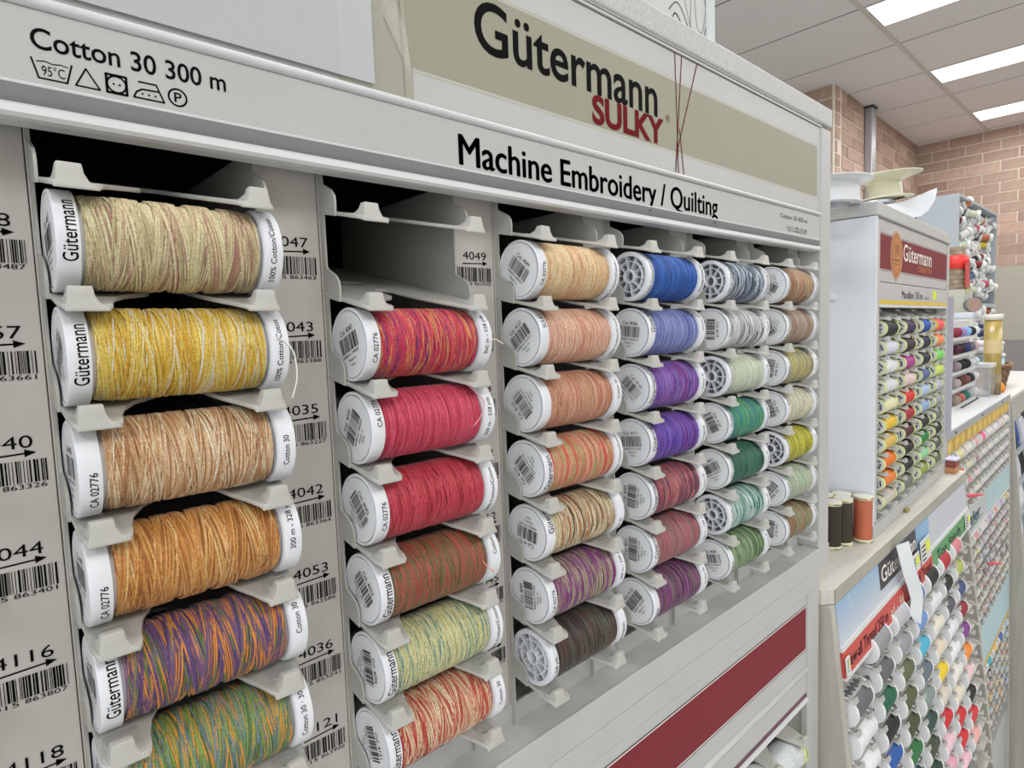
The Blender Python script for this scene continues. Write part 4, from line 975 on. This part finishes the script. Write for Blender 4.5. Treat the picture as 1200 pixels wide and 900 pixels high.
qplate('plinth', .07, QW-.07, FLOOR, -4.3, .03, .3, white)
# one-mesh spools: slot 0 caps, slot 1 thread
def one_spool(r, L_, c, tr, seg=12, n=4):
    a, b_, t_ = mini_meshes(r, L_, c, c, tr, seg, n, .0012)
    mb = MB(); mb.add(a.v, a.f, 0, True); mb.add(b_.v, b_.f, 0, True); mb.add(t_.v, t_.f, 1, True)
    return mb.mesh('thread_spool', [mcap_m, white])
q_me = one_spool(.055, .24, .028, .050)
qtray = MB().prism([(.10, -.052), (.10, -.048), (-.03, -.0665), (-.03, -.0705)], 'x', .0, .30)
for xa in (.012, .205): qtray.prism([(-.03, -.075), (-.065, -.078), (-.064, -.047), (-.052, -.047), (-.03, -.064)], 'x', xa, xa+.06)
qt_me = qtray.mesh('tray', tray_m)
PAST = ['#d8d2d0', '#dccfae', '#e0b8bc', '#d890a4', '#d9d8d4', '#e3c9cc', '#d4d4d2', '#d0ccd6', '#dc9a98', '#d8d6c4']
MID = ['#d8d2d0', '#c9a8b0', '#b0a8c0', '#d8c894', '#8c90b4', '#a89cac', '#c08c88', '#d8d6c4', '#6c4a50', '#d89aa0', '#8c5c60', '#b8a0c0', '#c9b070']
LOWC = ['#d8d6c4', '#e0a84c', '#46a8b4', '#e0902c', '#8cb8d0', '#3c68b0', '#d8b878', '#e8e8e8', '#241c20', '#e09a90', '#3c5aa8', '#d0ccb4', '#9ab4c8']
PATCH = {(0, 0, 1): '#d9cd96', (0, 0, 3): '#d8a8a8', (0, 0, 4): '#d8688a', (0, 1, 1): '#d46a5c', (0, 1, 0): '#cdb06c', (0, 2, 1): '#c8504c', (0, 3, 0): '#6c4a50', (0, 0, 7): '#dcb8bc', (0, 1, 3): '#a8888c'}
PLW = {0: 'upper bay', 1: 'middle bay', 2: 'lower bay'}
for bay, (ztop, nr, pal) in enumerate(((-1.07, 4, PAST), (-1.885, 7, MID), (-3.27, 6, LOWC))):
    rg = random.Random(bay+7)
    for j in range(9):
        for k in range(nr):
            z = ztop-.128*k; u = .085+.325*j; y = qsl(z)+.045
            put('tray', qt_me, qn, (u-.01, y, z-FLOOR))
            h = PATCH.get((bay, k, j)) or (rg.choice(PAST[:1]+['#d4d4d2', '#cfcfcc', '#c8c8c8', '#d8d4d0', '#d0ccd6']) if bay == 0 and j > 3 else rg.choice(pal))
            o = put('thread_spool', q_me, None, qpos(u, y, z), (0, 0, QR), (1, solid_thread(h)))
            tag(o, cname(h)+' spool, '+KROW[k]+' row of the '+PLW[bay]+', '+['first', 'second', 'third', 'fourth', 'fifth', 'sixth', 'seventh', 'eighth', 'ninth'][j]+' from left, white counter', 'spool', 'pastel spools in the white counter')
for (u, z, lb) in ((.62, -1.40, 'pink plastic pointer sticking out of the upper bay of pastel spools'), (1.55, -2.22, 'pink plastic pointer sticking out of the middle bay beside the wooden upright')):
    mb = MB(); mb.lathe([(0, .006), (.01, .014), (.05, .015), (.12, .006), (.122, .001)], 10, 'y', cy=0); mb.v = [(v[0], -v[1], v[2]) for v in mb.v]
    o = build(mb, 'plastic_pointer', pm('pink_plastic', '#d4566a', .4), None, qpos(u, qsl(z)-.02, z), (R(-6), 0, QR+R(38))); tag(o, lb, 'pointer')

# things on the white counter
m, N, L, b = nt('clear_acrylic'); b.inputs['Base Color'].default_value = (.93, .95, .96, 1); b.inputs['Roughness'].default_value = .08; b.inputs['Alpha'].default_value = .34; clear = m
t = thing('clear_box', (7.88, 1.25, QZ), 'small clear plastic box with a white lid and sewing notions, on the white counter', 'box')
build(MB().box(0, .24, 0, .20, 0, .30), 'box_body', clear, t, bevel=.006); build(MB().box(-.01, .25, -.012, .212, .30, .345), 'lid', bright_m, t, bevel=.006)
for q, (h, x, y, z, rx) in enumerate((('#c8c8ca', .04, .05, .03, 20), ('#b8a088', .08, .08, .10, -25), ('#c49a60', .03, .10, .17, 35))):
    build(MB().box(x, x+.13, y, y+.05, z, z+.03), 'notion_packet', solid_thread(h), t, (0, 0, 0), (0, R(rx)*.3, 0))
t = thing('cork_jar', (8.17, 1.285, QZ), 'tall yellow jar with white lid and pale paper band on the white counter', 'jar')
build(MB().lathe([(0, .001), (0, .078), (.79, .078), (.79, .001)], 24, 'z'), 'jar_body', pm('ochre_beads', '#a8924a', .4, .3, 45, coat=.4), t)
build(MB().lathe([(.79, .001), (.79, .085), (.845, .085), (.85, .08), (.85, .001)], 24, 'z'), 'lid', pm('cream_lid', '#dcd8c8', .4), t)
build(MB().lathe([(.44, .0795), (.58, .0795)], 24, 'z'), 'paper_band', pm('paper_band', '#cdb888', .6, .06, 30), t)
build(MB().lathe([(0, .001), (0, .0800), (.22, .0800), (.22, .079)], 20, 'z'), 'bead_layer', pm('mixed_beads', '#8a7c5c', .5, .55, 60), t)
t = thing('clear_box', (8.35, 1.50, QZ), 'tall clear plastic box with a white lid, behind the small clear box', 'box')
build(MB().box(0, .2, 0, .17, 0, .82), 'box_body', clear, t, bevel=.006); build(MB().box(-.01, .21, -.01, .18, .82, .88), 'lid', pm('frosted_lid', '#c4ccd4', .3), t, bevel=.006)
build(MB().box(.04, .12, .04, .12, .02, .55), 'notion_packet', pm('frosted_lid', '#c4ccd4', .3), t)
# bobbin board
t = thing('bobbin_board', (6.45, 1.34, QZ), 'white board holding rows of coloured bobbins, right of the tabletop cabinet', 'bobbin board', None, R(2))
build(MB().box(0, 1.36, .03, .06, 0, .80), 'backing_board', bright_m, t, bevel=.004)
bob = MB().lathe([(0, .001), (0, .046), (.006, .047), (.008, .042), (.034, .042), (.036, .047), (.042, .046), (.042, .001)], 16, 'x')
bob_me = bob.mesh('bobbin', white)
BC = [['#7c1c34', '#8c7cac', '#7ca4d4', '#17181a', '#c8c8cc'], ['#4c1428', '#1c1c20', '#24306c', '#6c6470', '#c4a8a4'], ['#8c7c84', '#17181a', '#121214', '#c8c8cc', '#d0d0d0'],
      ['#a89c98', '#5c2c28', '#7c4c44', '#24242a', '#d0d0d0'], ['#948474', '#b4645c', '#1c6c64', '#a8a8a8', '#d0d0d0']]
for k in range(5):
    build(MB().box(.02, 1.35, -.03, .03, .70-.155*k-.085, .70-.155*k-.06), 'rack_rail', bright_m, t)
    for j in range(5):
        o = put('bobbin', bob_me, None, (6.45+.30+.24*j, 1.34+.009*(.30+.24*j)/.25-.018, QZ+.692-.155*k), (0, 0, R(2)), (0, solid_thread(BC[k][j])))
        tag(o, cname(BC[k][j])+' bobbin, '+ORD[k]+' row, '+['first', 'second', 'third', 'fourth', 'fifth'][j]+' place on the bobbin board', 'bobbin', 'bobbins on the white board')
tag(build(MB().tube([(0, 0, .006), (.9, .03, .006), (.95, .05, .006)], .005, 5), 'knitting_needle', ink_g, None, qpos(1.6, .18, QZ)), 'thin dark needle lying on the white counter near its front edge', 'needle')
t = thing('ribbon_roll', (8.42, 1.50, .135), 'roll of grey and brown ribbon lying on top of the tall clear box', 'ribbon roll'); t.rotation_euler = (0, 0, R(35))
build(MB().lathe([(0, .03), (0, .078), (.07, .078), (.07, .03)], 24, 'x'), 'ribbon', solid_thread('#6a7272'), t)
build(MB().lathe([(.071, .001), (.071, .074)], 24, 'x'), 'side_disc', solid_thread('#8c7468'), t); build(MB().lathe([(-.001, .001), (-.001, .074)], 24, 'x'), 'side_disc', solid_thread('#9a8074'), t)

# carton, straw cone with red ribbon
t = thing('carton', (8.62, 1.63, -.87), 'tall plain beige carton behind the bobbin board, under the straw cone', 'carton')
build(MB().box(0, .45, 0, .20, 0, 1.19), 'carton_body', pm('beige_carton', '#b4b4a6', .7, .03, 8), t, bevel=.006)
mb = MB(); rect(mb, -.17, -.10, .93, 1.08, lambda u, v: (-.001, -u, v)); build(mb, 'carton_label', pm('olive_print', '#8c9070', .6), t)
t = thing('straw_cone', (8.76, 1.735, .321), 'woven straw cone with a bright red ribbon, on top of the beige carton', 'straw ornament')
straw = pm('woven_straw', '#978973', .8, .4, 60, .8, 120)
mb = MB()
for k in range(9): mb.lathe([(.055*k, .098-.003*k), (.055*k+.0275, .106-.003*k), (.055*k+.055, .098-.003*k)], 20, 'z')
build(mb, 'woven_body', straw, t)
build(MB().lathe([(.24, .100), (.28, .118), (.33, .122), (.38, .112), (.40, .085)], 20, 'z'), 'red_band', pm('red_ribbon', '#d8332c', .4), t)
build(MB().box(-.12, .02, -.125, -.105, .02, .30), 'ribbon_tail', pm('red_ribbon_dark', '#b83a36', .4), t)
# tall grey rack filled with spools
t = thing('spool_rack', (10, 1.97, FLOOR), 'tall grey metal rack crammed with white-ended spools, at the back before the brick wall', 'rack')
gm = pm('grey_metal_sheet', '#a3aab0', .45, .03, 6)
build(MB().box(0, .04, 0, .52, -FLOOR-1.6, -FLOOR+1.6), 'side_panel', gm, t); build(MB().box(2.55, 2.6, 0, .52, -FLOOR-1.6, -FLOOR+1.6), 'side_panel', gm, t)
build(MB().box(0, 2.6, 0, .52, -FLOOR+1.6, -FLOOR+1.64), 'top_panel', gm, t); build(MB().box(0, 2.6, .48, .52, -FLOOR-1.6, -FLOOR+1.6), 'back_panel', pm('rack_back', '#3a3f42', .7), t)
build(MB().box(0.04, 2.55, -.02, .48, -FLOOR+.14, -FLOOR+.20), 'shelf', gm, t)
build(MB().box(0, 2.6, .05, .52, 0, -FLOOR-1.6), 'base_cupboard', gm, t)
r_me = one_spool(.088, .24, .06, .070, 12, 3)
rg = random.Random(21)
RCOL = ['#d6d7da', '#d0d2d6', '#dcdcdc', '#c9ccd2', '#7c2430', '#2c3a5c', '#c8b83c', '#1c1c20', '#9c6c8c', '#5c7c9c', '#c4ccb0', '#b86a44', '#3c5c44', '#dcdcdc', '#d6d7da', '#2a2028', '#c0506c']
mb = MB(); mats_ = [mcap_m]+[solid_thread(h) for h in RCOL]
a_, b__, t_ = mini_meshes(.066, .19, .045, .045, .052, 10, 3, .001)
from mathutils import Euler
for k in range(21):
    z = 1.50-.137*k
    if 9 <= k <= 9: continue
    for j in range(15):
        E_ = Euler((rg.uniform(0, 6), R(rg.uniform(-35, 35)), R(rg.uniform(-70, 40)))).to_matrix(); p = Vector((.07+.168*j+rg.uniform(-.03, .03), .14+rg.uniform(-.05, .05), z-FLOOR+rg.uniform(-.03, .03)))
        for q, mi in ((a_, 0), (b__, 0), (t_, rg.randrange(1, len(mats_)))):
            mb.add([tuple(E_@Vector(v)+p) for v in q.v], q.f, mi, True)
build(mb, 'spool_tangle', mats_, t)['kind'] = 'stuff'
# ---- fixture at the far right: wooden upright, white top, black and white yarn cones
t = thing('display_counter', (8.30, 1.16, FLOOR), 'far counter at the right edge with a broad limed wood upright and light worktop', 'counter', None, R(1.3))
def fsl(z): return .089*(z+1.21)
build(MB().prism([(-.03, -FLOOR-.905), (fsl(FLOOR)-.03, 0), (.61, 0), (.61, -FLOOR-.905)], 'x', 0, .06), 'side_board', woodv_m, t, bevel=.003)
build(MB().box(0, 4.0, -.02, .61, -FLOOR-.905, -FLOOR-.87), 'worktop', pm('pale_worktop', '#c8c8c4', .4, .03, 6), t, bevel=.003)
build(MB().box(0.06, 4.0, -.01, .02, -FLOOR-1.15, -FLOOR-.905), 'front_panel', pm('warm_grey_panel', '#a9a79e', .5), t)
build(MB().box(0.06, 4.0, .25, .3, 0, -FLOOR-1.15), 'bay_back', pm('bay_dark', '#232326', .8), t)
for k in range(6): build(MB().box(.06, 4.0, -.02, .25, -FLOOR-1.62-.42*k, -FLOOR-1.59-.42*k), 'shelf', gm, t)
c_me = MB(); c_me.lathe([(0, .001), (0, .085), (.02, .088), (.14, .078), (.26, .05), (.30, .035)], 16, 'z', 1); c_me.lathe([(.30, .02), (.335, .022), (.34, .001)], 12, 'z', 0)
c_me = c_me.mesh('yarn_cone', [mcap_m, white])
rg = random.Random(5); YC = ['#d8d9dc', '#e0e0e4', '#17181a', '#c9cad2', '#101113', '#d8d9dc', '#a8acb8', '#3c5a9c', '#b8b088']
for k in range(6):
    for j in range(9):
        h = rg.choice(YC); x = .16+.205*j; z = -1.59-.42*k
        a, b_ = math.cos(R(1.3)), math.sin(R(1.3))
        o = put('yarn_cone', c_me, None, (8.30+x*a-.09*b_, 1.16+x*b_+.09*a+.01, z+.001), (0, 0, rg.uniform(0, 6)), (1, solid_thread(h)))
        tag(o, cname(h)+' yarn cone, '+KROW[k]+' shelf of the far right counter, '+['1st', '2nd', '3rd', '4th', '5th', '6th', '7th', '8th', '9th', '10th', '11th', '12th', '13th', '14th', '15th', '16th', '17th', '18th'][j]+' from left', 'yarn cone', 'yarn cones on the far right shelves')
def tin(x, y, z, r, h, label, col, lid):
    t = thing('round_tin', (x, y, z), label, 'tin')
    build(MB().lathe([(0, .001), (0, r), (h, r), (h, .001)], 32, 'z'), 'tin_body', pm('tin_'+col[1:], col, .35, .03, 10), t)
    build(MB().lathe([(h, .001), (h, r*1.03), (h+.03, r*1.03), (h+.045, r*.95), (h+.05, .001)], 32, 'z'), 'lid', pm('tin_'+lid[1:], lid, .3), t)
wick = pm('wicker', '#7a5638', .7, .45, 60, .9, 90)
t = thing('wicker_basket', (9.55, 1.62, -.87), 'brown wicker basket on the far right worktop, under the round blue tin', 'basket')
mb = MB()
for k in range(7):
    for q in range(28):
        a0, a1 = 2*PI*q/28, 2*PI*(q+1)/28; r = .40+.012*k+(.012 if (q+k) % 2 else 0)
        z0, z1 = .038*k, .038*k+.036
        mb.add([(r*math.cos(a0), r*.62*math.sin(a0), z0), (r*math.cos(a1), r*.62*math.sin(a1), z0), (r*math.cos(a1), r*.62*math.sin(a1), z1), (r*math.cos(a0), r*.62*math.sin(a0), z1)], [(0, 1, 2, 3)])
build(mb, 'woven_side', wick, t)
mb = MB(); mb.lathe([(.0, .001), (.0, .39)], 24, 'z'); mb.v = [(a, b_*.62, c_) for a, b_, c_ in mb.v]; build(mb, 'woven_base', wick, t)
mb = MB(); mb.tube([(.49*math.cos(a/16*PI), .304*math.sin(a/16*PI), .27) for a in range(33)], .02, 6); build(mb, 'woven_rim', pm('wicker_rim', '#94694a', .7, .3, 60), t)
tin(9.55, 1.62, -.86, .24, .36, 'pale blue round tin with a white lid, sitting in the wicker basket', '#8fb8cc', '#d4d8da')
tin(9.50, 1.66, -.45, .27, .10, 'flat white round tin with a loose lid, on top of the pale blue tin', '#d0d4d8', '#dcdee0')
tag(build(MB().lathe([(0, .001), (.01, .04), (.05, .05), (.10, .03), (.13, .001)], 12, 'z'), 'pom_pom', pm('orange_felt', '#e08a34', .8), None, (8.78, 1.30, -.87)), 'small orange felt ball beside the wicker basket', 'felt ball')

# ============================================================ rest of the shop shell, with an assumed window side
struct(MB().box(-12, 19.9, 10.2, 10.5, FLOOR, CEIL+.06), 'wall_rear', [paint])
struct(MB().box(-12, 30, -16.9, -16.6, FLOOR, CEIL+.06), 'wall_front', [paint])
mb = MB(); mb.box(-12.2, -12, -16.9, 10.5, CEIL-1.0, CEIL+.06); mb.box(-12.2, -12, -16.9, 10.5, FLOOR, FLOOR+1.2)
for k in range(6): mb.box(-12.15, -12.0, -16.9+5.4*k, -16.65+5.4*k, FLOOR, CEIL)
struct(mb, 'assumed_window_frame', [white])  # assumed shopfront, never in view: its open panes let the world light in

# white spools with lime print in the lower cabinet
for i, c in enumerate(LCX[1:]):
    t = thing('thread_spool', (c+.0075, .932, -1.6186), 'white spool with a lime rim in the lower cabinet, '+('second tray from the right post' if i == 0 else 'tray beside the right post'), 'spool', 'white spools in the lower cabinet')
    put('thread', wind_mes[2], t, mat=(0, thread_mat('thread_white_%d' % i, ['#dfe3e4', '#e8eaea', '#d5dadb'], .3)))
    a = put('end_cap', cap_l, t); put('label_disc', face_me, a); b_ = put('end_cap', cap_r, t, mat=(0, lime_m)); put('rim_print', rim_print(G_, 'R'), b_, (0, 0, 0), (R(-30), 0, 0))
